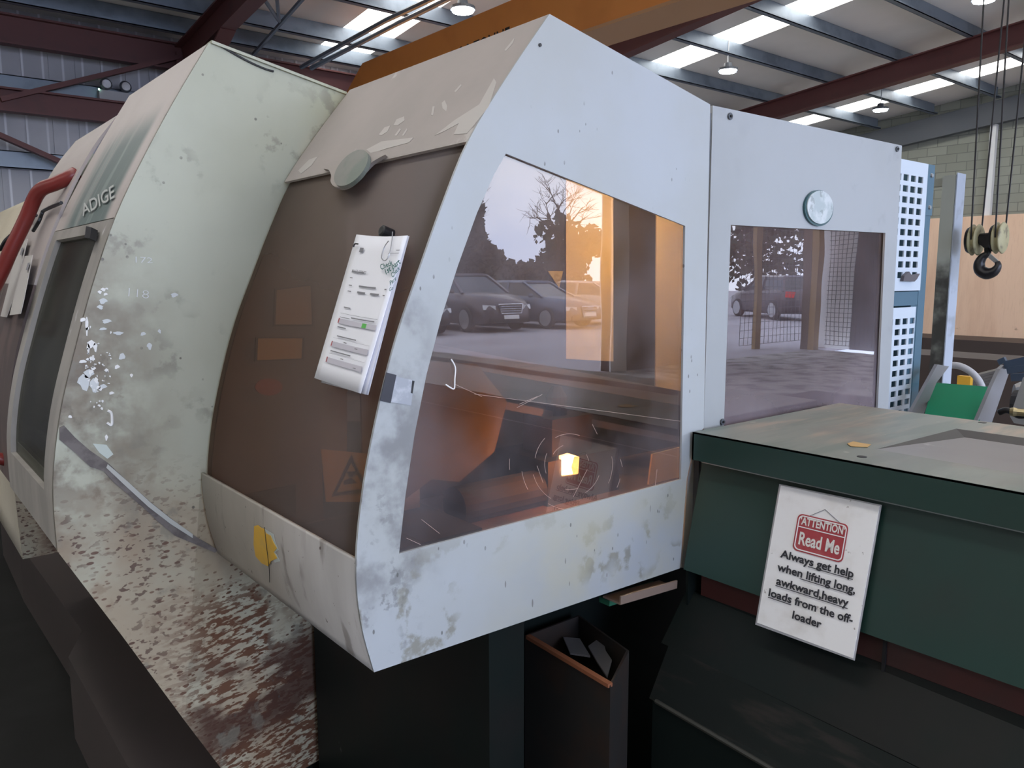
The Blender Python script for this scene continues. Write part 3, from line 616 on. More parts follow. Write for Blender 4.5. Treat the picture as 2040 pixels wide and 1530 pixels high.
MB().prism([[onprof(lowp, x, y, 0.0015) for x, y in pp]], (-0.001, 0, 0)).build('sticker', yel, pt)
MB().prism([[onprof(lowp, x, y, 0.0012) for x, y in [(527, 1053), (545, 1064), (548, 1078), (555, 1095), (549, 1100), (558, 1118), (548, 1121), (530, 1090)]]], (-0.0006, 0, 0)).build('sticker_residue', paint('residue', (0.45, 0.5, 0.48), 0.6), pt)
stroke([(527, 1050), (531, 1090), (536, 1130), (537, 1160)], 0.0006, lambda x, y: onprof(lowp, x, y, 0.003), 'crack_line', black, near)

# -- job sheets
ps = paint('paper_white', (0.86, 0.87, 0.93), 0.7); pink = paint('print_grey', (0.22, 0.22, 0.24), 0.8)
def sheet(quad, off, curl=0.0, name='sheet', mat=ps, parent=None, n=10):
    v = []; f = []
    for i in range(n+1):
        for j in range(n+1):
            x, y = bil(quad, i/n, j/n); y += 3.0*math.sin(math.pi*i/n)*(1-j/n)
            v.append(onprof(P1, x, y, off+curl*(j/n)**2+0.004*(i/n)*(j/n)))
    for i in range(n):
        for j in range(n): f.append((i*(n+1)+j, i*(n+1)+j+1, (i+1)*(n+1)+j+1, (i+1)*(n+1)+j))
    o = mk(name, v, f, mat, parent, True); md = o.modifiers.new('thick', 'SOLIDIFY'); md.thickness = 0.0008; return o
job = thing('job_sheets', 'stack of printed job sheets with green handwriting clipped on the tinted front', 'papers', onprof(P1, 760, 470, 0.02))
QF = [(710, 467), (812, 469), (718, 784), (626, 753)]
q0 = sheet([(712, 470), (814, 472), (733, 787), (640, 762)], 0.010, 0.004, 'back_sheet', paint('paper_shade', (0.62, 0.62, 0.67), 0.7), job)
sheet([(711, 469), (815, 470), (728, 786), (634, 756)], 0.014, 0.004, 'middle_sheet', paint('paper_shade', (0.62, 0.62, 0.67), 0.7), job)
fs = sheet(QF, 0.018, 0.006, 'front_sheet', ps, job)
def pz(u, v):
    x, y = bil(QF, u, v); y += 3.0*math.sin(math.pi*u)*(1-v)
    return onprof(P1, x, y, 0.0205+0.006*v*v+0.004*u*v)
def rect(mb, u0, v0, u1, v1): 
    k = 6
    for i in range(k):
        a, b = u0+(u1-u0)*i/k, u0+(u1-u0)*(i+1)/k; mb.add([pz(a, v0), pz(b, v0), pz(b, v1), pz(a, v1)], [(0, 1, 2, 3)])
mb = MB()
for (a, b, c, d) in ((.12, .245, .36, .255), (.12, .29, .17, .296), (.14, .34, .2, .347), (.34, .335, .68, .345), (.86, .34, .9, .348), (.15, .38, .22, .387), (.34, .375, .5, .387), (.6, .375, .78, .387), (.86, .38, .9, .386),
                     (.17, .49, .3, .497), (.14, .535, .9, .537), (.37, .55, .85, .557), (.15, .56, .35, .564), (.16, .625, .33, .633), (.2, .685, .6, .692), (.14, .705, .9, .706), (.37, .718, .43, .724), (.16, .79, .58, .797), (.15, .812, .9, .813), (.4, .825, .46, .83), (.62, .74, .68, .746), (.7, .86, .76, .866), (.72, .11, .93, .113), (.86, .09, .93, .094)): mb = MB(); rect(mb, a, b, c, d); mb.build('text_line', pink, fs)
mb = MB(); letters(mb, 'MACT_0586/02', pz, .12, .235, .40, .262, 0.01).build('job_number', pink, fs)
for q in ((.145, .572, .92, .605), (.14, .73, .9, .765), (.13, .84, .88, .875)): mb = MB(); rect(mb, *q); mb.build('table_row', paint('print_lilac', (0.56, 0.545, 0.61), 0.8), fs)
pzo = pz; pz = lambda u, v: tuple(np.array(pzo(u, v))+np.array([-0.0004, 0, 0]))
for q in ((.14, .57, .16, .603), (.135, .728, .155, .762), (.13, .838, .15, .872)): mb = MB(); rect(mb, *q); mb.build('red_mark', paint('print_red', (0.4, 0.08, 0.09), 0.7), fs)
mb = MB(); rect(mb, .63, .574, .72, .603); mb.build('green_cell', paint('print_green', (0.12, 0.48, 0.10), 0.7), fs)
mb = MB(); rect(mb, .15, .085, .22, .115); mb.build('printed_logo', pink, fs)
pz = pzo
def hz(x, y): return tuple(np.array(onprof(P1, x, y, 0.024)))
inkm = paint('green_ink', (0.02, 0.13, 0.12), 0.6)
mb = MB()
for (tx, q) in (('Check', [(756, 527), (780, 517), (784, 530), (760, 541)]), ('1st part', [(766, 536), (794, 514), (800, 527), (770, 550)]), ('Check', [(778, 545), (795, 528), (797, 538), (783, 556)]), ('Part', [(776, 560), (789, 549), (789, 560), (778, 571)]), ('Go', [(775, 574), (784, 569), (783, 578), (776, 583)])):
    letters(mb, tx, pxplace(q, hz), 0, 0, 1, 1, 0.018)
mb.build('handwriting', inkm, fs)
stroke([(782, 462), (781, 478), (776, 505), (768, 519), (760, 513), (766, 492), (774, 480)], 0.0009, hz, 'paper_clip', steel, job)
p = onprof(P1, 776, 466, 0.0); MB().lathe(p, (-1, 0, 0.35), [(-0.005, 0.010), (0.016, 0.010), (0.018, 0.007)], 18).build('magnet', black, job)
stroke([(704, 492), (707, 486), (713, 486)], 0.0014, hz, 'corner_tie', black, job)

# =================================================================== FAR (LEFT) HOOD
P2 = curve_refine([(.632,2.10),(.553,1.969),(.484,1.845),(.424,1.724),(.372,1.585),(.33,1.451),(.294,1.32),(.272,1.18),(.270,1.043)], 4)
YM, YN = 2.45, 3.0
lend = paint('greenish_white_paint', (0.44, 0.455, 0.36), 0.45, layers=[
    dict(scale=1.6, r=(0.40, 0.68), c=(0.35, 0.355, 0.265), amt=0.7),
    dict(scale=5, r=(0.34, 0.58), c=(0.17, 0.13, 0.085), amt=0.95, mask=((0, 0.58, 0.36), (2, 1.78, 1.50), (2, 0.85, 1.05))), dict(scale=12, r=(0.45, 0.60), c=(0.13, 0.10, 0.07), amt=0.7, mask=((0, 0.50, 0.32), (2, 1.60, 1.42), (2, 1.0, 1.2))), dict(scale=0.01, r=(-1, -0.5), c=(0.50, 0.43, 0.30), amt=0.45, mask=((2, 1.05, 0.85),)),
    dict(scale=16, r=(0.58, 0.68), c=(0.12, 0.09, 0.06), amt=0.8, mask=((0, 0.62, 0.34),), mod=(4, 0.42, 0.6)),
    dict(scale=4, r=(0.35, 0.6), c=(0.36, 0.27, 0.18), amt=0.7, mask=((2, 1.25, 1.0),)),
    dict(scale=5, r=(0.4, 0.6), c=(0.42, 0.42, 0.26), amt=0.5, mask=((0, 0.80, 0.93), (2, 1.75, 1.85))),
    dict(kind='vor', scale=62, st=(0.45, 1, 1.0), rot=(0, 0.35, 0), r=(0.24, 0.18), c=(0.11, 0.05, 0.03), amt=0.92, mod=(9, 0.38, 0.5), mask=((2, 1.24, 1.0),)),
    dict(kind='vor', scale=95, st=(0.45, 1, 1.0), rot=(0, -0.5, 0), r=(0.27, 0.20), c=(0.13, 0.06, 0.035), amt=0.9, mod=(7, 0.40, 0.5), mask=((2, 1.14, 0.86),)),
    dict(scale=85, st=(0.5, 1, 0.9), rot=(0, -0.5, 0), det=2, r=(0.565, 0.60), c=(0.09, 0.045, 0.03), amt=0.92, mod=(5, 0.34, 0.48), mask=((2, 1.26, 1.02), (0, 0.66, 0.36))),
    dict(scale=75, st=(0.3, 1, 1.3), rot=(0, 0.1, 0), r=(0.47, 0.53), c=(0.12, 0.045, 0.022), amt=0.93, mod=(6, 0.33, 0.45), mask=((2, 0.92, 0.80), (0, 0.40, 0.60))), dict(scale=9, st=(0.6, 1, 1.5), r=(0.42, 0.55), c=(0.075, 0.035, 0.025), amt=0.9, mask=((2, 0.74, 0.62), (0, 0.46, 0.56), (2, 0.42, 0.50))),
    dict(kind='vor', scale=30, st=(1, 1, 1), r=(0.12, 0.08), c=(0.08, 0.07, 0.06), amt=0.8, mod=(5, 0.5, 0.58)), dict(scale=14, r=(0.55, 0.63), c=(0.20, 0.19, 0.15), amt=0.6, mod=(5, 0.45, 0.6))], bump=0.06, bscale=9)
left = thing('left_hood', 'tall greenish-white machine hood with stained end, left of the job sheets', 'machine', (1.0, 2.2, 0.0))
V2 = lambda pts, y=YP: [on(1, y, *p) for p in pts]
pr2 = [(p[0], YP, p[1]) for p in P2]
MEET = (.497, YP, .585)
mb = MB(); mb.prism([pr2+[(.38, YP, .825), MEET, (.564, YP, 1.151), (.93, YP, 1.151), on(1, YP, 690, 187)]], (0, 0.012, 0))
mb.build('end_panel', lend, left)
mb = MB(); yb_ = 1.88; rx_ = on(1, yb_, 641, 1230)[0]; dyx = (yb_-YP)/(rx_-.497)
ypl = lambda x, x0: YP+(x-x0)*dyx
A_ = (.564, YP, 1.151); 
mb.add([A_, MEET, (.64, ypl(.64, .497), .30), (rx_, yb_, .30), (rx_, yb_, 1.151), (rx_, yb_+0.012, 1.151), (rx_, yb_+0.012, .30)], [(0, 1, 4), (1, 2, 4), (2, 3, 4), (3, 6, 5, 4)])
mb.build('lower_end_panel', lend, left)
# swept front: section with the framed window (YP..YM), then the next section (YM..YN)
alu = paint('worn_frame_paint', (0.36, 0.34, 0.31), 0.45, layers=[dict(scale=8, st=(1, 1, 0.4), r=(0.4, 0.66), c=(0.22, 0.205, 0.185), amt=0.7), dict(scale=28, st=(1, 1, 0.4), r=(0.62, 0.66), c=(0.75, 0.75, 0.76), amt=0.8, mod=(10, 0.5, 0.6), mask=((1, 1.93, 1.86), (2, 1.40, 1.5)))])
topm = paint('pinkish_top_paint', (0.50, 0.45, 0.43), 0.5, layers=[
    dict(scale=3, r=(0.4, 0.7), c=(0.42, 0.37, 0.35), amt=0.6),
    dict(scale=3.2, st=(0.25, 2.2, 0.25), r=(0.32, 0.5), c=(0.10, 0.15, 0.145), amt=0.92, mask=((2, 2.00, 1.90), (1, 1.86, 1.92), (1, 2.40, 2.24))),
    dict(scale=9, st=(0.3, 2.2, 0.3), r=(0.5, 0.62), c=(0.30, 0.34, 0.33), amt=0.5, mask=((2, 1.99, 1.93), (1, 1.9, 1.95), (1, 2.3, 2.2)))], bump=0.05, bscale=12)
WZ0, WZ1 = 1.695, 1.175
sweep(MB(), zcut(P2, 2.10, 1.722), YP+0.001, YM, 0.008).build('top_strip', topm, left)
mb = MB()
sweep(mb, zcut(P2, 1.720, WZ0), YP+0.001, YM, 0.02)                  # header
sweep(mb, zcut(P2, WZ0, 1.045), YP+0.001, YP+0.105, 0.02)                # near stile
sweep(mb, zcut(P2, WZ0, 1.045), YM-0.07, YM, 0.02)                   # far stile
sweep(mb, zcut(P2, 1.15, 1.045), YP+0.105, YM-0.07, 0.02)                # sill
mb.build('window_frame', alu, left)
glass3 = pane('left_window_sheet', (0.33, 0.33, 0.29), 0.25, (0.20, 0.20, 0.17), f0=0.03, rough=0.2, dmin=0.1, gz=0.15)
sweep(MB(), zcut(P2, WZ0+0.01, 1.14), YP+0.10, YM-0.065, 0.005, -0.012).build('left_window', glass3, left)
MB().beam((xat(P2, 1.19)+0.02, YP+0.11, 1.16), (xat(P2, 1.19)+0.02, YM-0.07, 1.16), 0.012, 0.03).build('sill_strip', paint('pale_strip', (0.62, 0.62, 0.60), 0.4), left)
mb = MB(); c = [(0.30, 1.17), (0.34, 1.25), (0.55, 1.30), (0.55, 1.17)]
mb.prism([[(x, YP+0.16, z) for x, z in c]], (0, 0.34, 0)); con = mb.build('control_console', black, left)
mb = MB(); mb.beam((0.315, YP+0.2, 1.222), (0.315, YP+0.44, 1.222), 0.01, 0.006); mb.build('console_slot', steel, con)
mb = MB(); mb.box((0.80, YP+0.02, 0.9), (0.82, 3.0, 2.0)); mb.prism([[(.636, YP+0.02, 2.090), (.636, YM, 2.090), (.99, YM, 2.03), (.99, YP+0.02, 2.03)]], (0, 0, -0.01)); mb.box((0.33, YP+0.02, 1.0), (0.82, YN, 1.02))
mb.build('inner_casing', paint('inner_green_grey', (0.17, 0.17, 0.14), 0.7, layers=[dict(scale=5, r=(0.4, 0.65), c=(0.08, 0.08, 0.07), amt=0.8)]), left)
# chin under the swept front
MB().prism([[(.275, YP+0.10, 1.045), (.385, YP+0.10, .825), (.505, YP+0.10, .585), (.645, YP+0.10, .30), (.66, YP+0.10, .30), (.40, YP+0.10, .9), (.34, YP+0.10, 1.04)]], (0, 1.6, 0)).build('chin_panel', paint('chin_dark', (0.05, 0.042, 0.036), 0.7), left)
p = onprof(P2, 190, 472, 0.0)
lt = MB(); lt.prism([[onprof(P2, x, y, 0.006) for x, y in ((184, 456), (195, 459), (192, 481), (181, 479))]], (-0.012, 0, 0.006)); lt.build('latch', black, left)
letters(MB(), 'ADIGE', pxplace([(160, 408), (226, 366), (229, 400), (166, 437)], lambda x, y: onprof(P2, x, y, 0.004)), 0, 0, 1, 1, 0.01).build('worn_lettering', paint('chalky_white', (0.50, 0.52, 0.51), 0.6), left)
# end-panel details
gm = paint('gouge_dark', (0.10, 0.085, 0.08), 0.6, layers=[dict(scale=30, r=(0.4, 0.6), c=(0.17, 0.15, 0.14), amt=0.8)])
gl_ = paint('gouge_pale', (0.44, 0.45, 0.42), 0.5)
def vstrip(name, px, off, mat): return MB().prism([V2(px, YP-off)], (0, off*0.95, 0)).build(name, mat, left)
vstrip('gouge', [(119, 852), (128, 848), (150, 872), (180, 898), (215, 922), (250, 955), (300, 1000), (340, 1032), (385, 1066), (425, 1090), (436, 1096), (428, 1101), (384, 1082), (350, 1068), (318, 1042), (290, 1015), (255, 985), (228, 962), (206, 938), (180, 930), (150, 902), (130, 885), (119, 876)], 0.004, gm)
vstrip('gouge_edge', [(215, 925), (252, 957), (300, 1001), (340, 1033), (384, 1064), (384, 1072), (340, 1044), (296, 1010), (250, 968), (212, 932)], 0.006, gl_)
vstrip('bare_patch', [(185, 884), (212, 886), (226, 905), (214, 914), (198, 902)], 0.0015, paint('bare_green', (0.52, 0.58, 0.53), 0.5))
wsp = paint('white_splash', (0.80, 0.80, 0.78), 0.5); wsm = paint('white_faded', (0.60, 0.63, 0.63), 0.6)
spl = thing('white_paint_splashes', 'splashes of white paint on the stained end of the left hood', 'paint', on(1, YP, 180, 720))
R = random.Random(3)
def blob(mb, x, y, rx, ry, off=0.002):
    n = 10; ph = R.random()*6
    MB().prism([[on(1, YP-off, x+rx*(1+0.3*math.sin(3*a+ph))*math.cos(a), y+ry*(1+0.3*math.cos(2*a+ph))*math.sin(a)) for a in [2*math.pi*k/n for k in range(n)]]], (0, off*0.9, 0)).build('splash' if off > .0015 else 'faded_splash', wsp if off > .0015 else wsm, spl)
mb = MB()
for (x, y, rx, ry) in ((165, 637, 6, 4), (173, 650, 3, 16), (181, 686, 8, 7), (176, 695, 3, 9), (190, 692, 4, 8), (165, 720, 7, 4), (183, 714, 6, 5), (176, 716, 4, 3), (233, 731, 5, 4), (222, 783, 5, 3), (140, 830, 3.5, 3.5), (212, 872, 3, 5), (213, 738, 4, 4), (186, 734, 5, 3), (206, 577, 5, 3), (210, 586, 4, 3), (199, 582, 4, 3), (213, 575, 3, 2), (262, 748, 3, 3), (198, 808, 3, 2), (203, 814, 2.5, 2.5), (196, 772, 4, 4), (192, 758, 4, 6), (200, 775, 4, 3), (181, 741, 5, 4)):
    blob(mb, x, y, rx, ry)
for k in range(46): blob(mb, R.gauss(188, 16), R.gauss(735, 38), R.uniform(.8, 2.4), R.uniform(.8, 2.4))
mb = MB()
for (x, y, rx, ry) in ((168, 762, 12, 14), (188, 768, 9, 12), (176, 745, 10, 8), (205, 770, 7, 5), (212, 640, 9, 4), (205, 655, 7, 3), (236, 664, 10, 3), (200, 612, 6, 4), (205, 600, 8, 5), (243, 710, 6, 8), (285, 665, 5, 4), (347, 588, 7, 4), (298, 690, 5, 6), (318, 660, 3, 4)): blob(mb, x, y, rx, ry, 0.0012)
P, _ = smooth3([Vector(on(1, YP-0.001, *p)) for p in ((214, 818), (221, 822), (223, 834), (222, 847), (213, 842))], [1]*5); MB().tube(P, 0.0028, 6).build('hook_shaped_dribble', wsp, spl)
chalk = paint('chalk_white', (0.66, 0.68, 0.68), 0.8)
t_ = thing('chalk_numbers', 'faint chalk numbers 172 and 118 on the left hood end', 'writing', on(1, YP, 270, 560))
zpl = lambda x, y: on(1, YP-0.002, x, y)
letters(MB(), '172', pxplace([(270, 510), (304, 513), (304, 527), (270, 527)], zpl), 0, 0, 1, 1, -0.01).build('upper_number', wsm, t_)
letters(MB(), '118', pxplace([(257, 572), (297, 578), (296, 600), (255, 596)], zpl), 0, 0, 1, 1, -0.02).build('lower_number', chalk, t_)
crackpts = [(424, 86), (440, 92), (468, 108), (500, 125), (530, 138), (545, 142)]
tag(stroke(crackpts, 0.0022, zpl, 'black_cable_tie', black, None), 'thin black cable lying along the top corner of the left hood', 'cable')
MB().prism([[ (p[0], YP-0.006, p[2]) for p in [on(1, YP, 420, 81), on(1, YP, 689, 184), on(1, YP, 689, 189), on(1, YP, 420, 87)]]], (0, 0.03, 0)).build('top_flange', lend, left)

# next section of the hood
P3 = curve_refine([(.60,2.045),(.53,1.95),(.46,1.82),(.40,1.68),(.345,1.52),(.305,1.38),(.28,1.22),(.275,1.045)], 4)
sec = thing('far_hood_section', 'dusty hood section with hung papers beyond the left hood window', 'machine', (0.8, 2.75, 0.0))
sweep(MB(), zcut(P3, 2.045, 1.58), YM+0.006, YN, 0.008).build('upper_sheet', paint('pink_grey', (0.46, 0.41, 0.39), 0.55, layers=[dict(scale=3, r=(0.4, 0.7), c=(0.40, 0.355, 0.34), amt=0.6)]), sec)
sweep(MB(), zcut(P3, 1.58, 1.045), YM+0.006, YN+0.5, 0.008).build('lower_sheet', paint('rusty_brown', (0.13, 0.09, 0.08), 0.6, layers=[dict(scale=9, st=(1, 1, 0.3), r=(0.4, 0.6), c=(0.07, 0.05, 0.045), amt=0.8)]), sec)
MB().prism([[(p[0], YN-0.004, p[1]) for p in P3]+[(.66, YN-0.004, 1.05), (.66, YN-0.004, 2.0)]], (0, 0.01, 0)).build('end_wall', lend, sec)
for i, q in enumerate(([(38, 480), (56, 476), (30, 590), (14, 632), (2, 630), (20, 560)], [(50, 510), (66, 508), (48, 600), (42, 625), (20, 628), (34, 570)])):
    pp_ = thing('hung_paper', ('pale paper hung behind the red rail, nearest the rail', 'creased paper hung beside the left window frame')[i], 'paper', onprof(P3, 40, 560, 0.01), 'papers hung on the far hood')
    MB().prism([[onprof(P3, x, y, 0.012+0.006*i) for x, y in q]], (-0.0015, 0, 0)).build('sheet', paint('old_paper', (0.50, 0.48, 0.46), 0.8), pp_)
    MB().prism([[onprof(P3, x, y, 0.0165+0.006*i) for x, y in ((q[0][0]+6, q[0][1]+14), (q[0][0]+9, q[0][1]+13), (q[0][0]+5, q[0][1]+28), (q[0][0]+2, q[0][1]+28))]], (-0.0008, 0, 0)).build('printed_mark', pink, pp_)
on3 = lambda x, y: onprof(P3, x, y, 0.014)
stroke([(122, 404), (90, 418), (84, 424), (78, 440), (66, 460)], 0.005, on3, 'black_bracket_edge', black, sec)
stroke([(52, 436), (72, 429)], 0.005, on3, 'black_bracket_edge', black, sec)
stroke([(20, 470), (10, 480), (0, 498)], 0.006, on3, 'black_bracket_edge', black, sec)
# farthest rounded hood
P4 = curve_refine([(.60,1.93),(.52,1.80),(.46,1.66),(.42,1.5),(.40,1.3),(.40,1.0),(.41,.5)], 4)
far = thing('farthest_hood', 'cream rounded hood at the left edge behind the red rail', 'machine', (0.8, 4.2, 0.0))
sweep(MB(), P4, 3.55, 5.2, 0.01).build('shell', paint('cream_hood', (0.52, 0.47, 0.36), 0.6, layers=[dict(scale=2, r=(0.4, 0.7), c=(0.40, 0.34, 0.25), amt=0.5)]), far, True)
MB().prism([[(p[0], 3.54, p[1]) for p in P4]+[(.9, 3.54, .5), (.9, 3.54, 1.95)]], (0, 0.012, 0)).build('end_plate', lend, far)
# red rail
redp = paint('red_enamel', (0.19, 0.022, 0.018), 0.35, layers=[dict(scale=14, r=(0.5, 0.7), c=(0.14, 0.028, 0.024), amt=0.6)])
rr_ = thing('grab_rail', 'bent red tubular rail fixed to the far hood at the left edge', 'rail', onprof(P3, 60, 480, 0.03))
rp_ = [(152, 345), (140, 352), (110, 366), (88, 374), (76, 384), (66, 402), (50, 440), (22, 498), (4, 540), (-20, 590), (-40, 640)]
dep = [0.0, 0.03, 0.05, 0.055, 0.06, 0.06, 0.06, 0.06, 0.06, 0.06, 0.05]
pts = [Vector(on(1, 2.52, *rp_[0]))]+[Vector(on(1, 2.50+0.02*i, *p)) for i, p in enumerate(rp_[1:], 1)]
P, _ = smooth3(pts, [1]*len(pts), 4)
MB().tube(P, 0.019, 12).build('tube', redp, rr_, True)
tag(MB().tube([on(1, 2.6, -30, 908), on(1, 2.6, 6, 915), on(1, 2.6, 14, 917)], 0.017, 12).build('red_tube', redp, None, True), 'short red tube end at the left edge low on the far hood', 'tube')

# =================================================================== BASES, PLINTH
green_d = paint('dark_green_paint', (0.006, 0.010, 0.009), 0.5, spec=0.2, layers=[dict(scale=4, r=(0.45, 0.7), c=(0.012, 0.011, 0.010), amt=0.7), dict(scale=30, st=(1, 1, 0.3), r=(0.72, 0.74), c=(0.2, 0.2, 0.18), amt=0.6, mod=(3, 0.5, 0.6))])
plm = paint('plinth_brown', (0.055, 0.042, 0.038), 0.7, layers=[dict(scale=6, r=(0.45, 0.7), c=(0.05, 0.04, 0.035), amt=0.7)])
mb = MB(); z = .30
mb.prism([[(.448, 1.9, z), (.452, 2.97, z), (.533, 3.17, z), (.505, 4.45, z), (.52, 5.3, z), (.68, 5.3, z), (.64, 1.9, z)]], (0, 0, -0.30))
tag(mb.build('floor_plinth', plm), 'dark brown stepped plinth along the foot of the left hood', 'plinth')
tag(MB().box((.845, 1.32, 0), (2.2, YP+0.05, .955)).box((.845, 1.10, 0), (.93, 1.32, .955)).build('machine_base', green_d), 'dark green base cabinet beneath the cutting hood', 'machine base')
tag(MB().box((.84, YP+0.12, 0), (1.9, 3.5, 0.88)).build('rear_base', green_d), 'dark base under the left hood, behind its end panel', 'machine base')
MB()

# =================================================================== GREEN UNLOADER BOX
gtop = paint('unloader_top', (0.20, 0.22, 0.19), 0.42, layers=[dict(scale=4, st=(0.6, 3, 1), rot=(0, 0, 0.3), r=(0.44, 0.60), c=(0.36, 0.28, 0.21), amt=0.85, mask=((0, 1.45, 1.6),)), dict(scale=5, st=(0.5, 3, 1), r=(0.46, 0.6), c=(0.13, 0.17, 0.145), amt=0.7), dict(scale=3.5, r=(0.5, 0.7), c=(0.16, 0.15, 0.13), amt=0.6), dict(scale=30, r=(0.69, 0.72), c=(0.4, 0.39, 0.35), amt=0.5)])
gface = paint('unloader_green', (0.016, 0.045, 0.036), 0.35, layers=[dict(scale=2.0, r=(0.42, 0.7), c=(0.028, 0.034, 0.029), amt=0.7), dict(scale=45, st=(1, 1, 0.4), r=(0.72, 0.74), c=(0.35, 0.4, 0.35), amt=0.9, mod=(3, 0.48, 0.6))])
unl = thing('unloader_box', 'dark green unloader housing with dusty top and angled lid, right foreground', 'machine', (1.7, 0, 0))
GX, GZ = 1.378, 1.263; yE = 1.062; yF = -1.6; xb = 2.0
def yb(t): return t
tz = GZ
# top with sunken panel: slope down from crease
H1, H2, H3 = on(2, tz, 1745, 895), on(2, tz, 1905, 854), on(2, tz, 2100, 890)
top = [(GX, yE, tz), (xb, yE, tz), (xb, yF, tz), (GX, yF, tz)]
pk = [(H1[0], H1[1], tz), (H2[0], H2[1], tz), (H2[0]+0.02, yF+0.1, tz), (H1[0]-0.02, yF+0.1, tz)]
MB().prism([top, pk], (0, 0, -0.003)).build('lid_top', gtop, unl)
d = 0.011
mb = MB(); mb.add([pk[0], pk[1], pk[2], pk[3], (pk[1][0]-0.03, pk[1][1]-0.03, tz-d), (pk[2][0]-0.03, pk[2][1], tz-d)], [(0, 4, 5, 3)])
MB().add([pk[0], pk[1], pk[2], pk[3], (pk[1][0]-0.03, pk[1][1]-0.03, tz-d), (pk[2][0]-0.03, pk[2][1], tz-d)], [(0, 1, 4), (1, 2, 5, 4), (2, 3, 5)]).build('recess_edge', black, unl)  # recess walls coloured black to paint in the shadow gap
mb.build('sunken_panel', paint('sunken_grey', (0.20, 0.19, 0.185), 0.4, layers=[dict(scale=3, r=(0.4, 0.7), c=(0.15, 0.14, 0.14), amt=0.6), dict(scale=20, r=(0.6, 0.75), c=(0.5, 0.5, 0.5), amt=0.5, mask=((1, 0.62, 0.68),))]), unl)
MB().box((GX-0.0, yF, 1.202), (GX+0.004, yE, tz)).build('lid_front_edge', gface, unl)
box('lid_end', (GX, yE-0.004, 1.202), (xb, yE, tz-0.002), gface, unl)
MB().prism([[(1.408, yE-0.006, 1.198), (1.408, yF, 1.198), (1.352, yF, .96), (1.352, yE-0.006, .96)]], (0.01, 0, 0)).build('front_panel', gface, unl)
MB().prism([[(1.402, yE-0.008, 1.199), (1.402, yF, 1.199), (1.402, yF, 1.193), (1.402, yE-0.008, 1.193)]], (0.006, 0, 0)).build('panel_top_lip', paint('lip_pale', (0.35, 0.38, 0.36), 0.35), unl)
MB().prism([[(1.415, yE-0.012, 1.2), (xb-0.01, yE-0.012, 1.2), (xb-0.01, yE-0.012, .5), (1.38, yE-0.012, .5), (1.36, yE-0.012, .965)]], (0, 0.006, 0)).build('end_wall', green_d, unl)
MB().box((1.43, yF, 0.02), (xb-0.02, yE-0.02, 1.19)).build('inner_body', green_d, unl)
for (x, y) in ((1717, 910), (1957, 842)):
    p = on(2, tz, x, y); MB().lathe((p[0], p[1], tz-0.0005), (0, 0, 1), [(0, 0.009), (0.0012, 0.009)], 18).build('mounting_hole', black, unl)
tag(MB().prism([[on(2, tz+0.001, *p) for p in ((1688, 884), (1700, 880), (1722, 884), (1735, 886), (1728, 891), (1705, 890), (1694, 889))]], (0, 0, 0.0008)).build('yellow_smudge', paint('yellow_smudge', (0.5, 0.32, 0.12), 0.6)), 'small yellow smudge on top of the green unloader lid', 'paint')
# red-brown beam and lower bed
rbm = paint('dark_red_paint', (0.060, 0.016, 0.014), 0.5, layers=[dict(scale=4, r=(0.45, 0.7), c=(0.035, 0.018, 0.016), amt=0.7)])
bb = thing('unloader_base_beam', 'dark red base beam under the green unloader box', 'beam', (1.45, 0, 0))
MB().box((1.385, yF, .74), (1.425, yE-0.03, .955)).build('beam', rbm, bb)
MB().box((1.380, .62, .74), (1.386, .626, .95)).build('joint', black, bb)
bed = thing('scrap_chute', 'dark green sloping chute with scuffed edges under the unloader', 'chute', (1.3, 0.2, 0))
a0, a1 = 1.07, -1.4
scuff = paint('scuffed_green', (0.008, 0.011, 0.010), 0.6, spec=0.2, layers=[dict(scale=8, st=(1, 0.5, 3), r=(0.5, 0.62), c=(0.03, 0.025, 0.022), amt=0.7)])
mb = MB(); mb.prism([[(1.384, a0, .90), (1.384, a1, .90), (1.37, a1, .83), (1.30, a1, .74), (1.30, a0, .80)]], (0.004, 0, 0)); mb.build('upper_plate', green_d, bed)
MB().prism([[(1.30, a0-0.02, .80), (1.30, a1, .73), (1.20, a1, .62), (1.24, a0-0.02, .70)]], (0.004, 0, 0)).build('sloping_plate', scuff, bed)
MB().prism([[(1.24, a0-0.03, .70), (1.20, a1, .62), (1.20, a1, .0), (1.24, a0-0.03, .0)]], (0.01, 0, 0)).build('side_plate', green_d, bed)
MB().tube([(1.238, a0-0.04, .703), (1.198, a1, .623)], 0.005, 6).build('edge_strip', paint('edge_wear', (0.04, 0.04, 0.032), 0.6), bed)
# channel bracket under the hood
cb = thing('steel_channel', 'short pale steel channel under the corner of the cutting hood', 'channel', on(1, 1.12, 1275, 1180))
mb = MB(); p0, p1 = on(1, 1.10, 1218, 1196), on(1, 1.10, 1330, 1164); mb.beam(p0, p1, 0.05, 0.004); mb.beam((p0[0], p0[1]-0.025, p0[2]+0.008), (p1[0], p1[1]-0.025, p1[2]+0.008), 0.004, 0.018)
mb.build('channel', paint('pale_rust_steel', (0.26, 0.19, 0.15), 0.5), cb)
MB().beam((p0[0]+0.01, p0[1]+0.03, p0[2]-0.015), (p1[0], p1[1]+0.03, p1[2]-0.012), 0.03, 0.012).build('green_bar', paint('mid_green', (0.03, 0.16, 0.09), 0.5), cb)

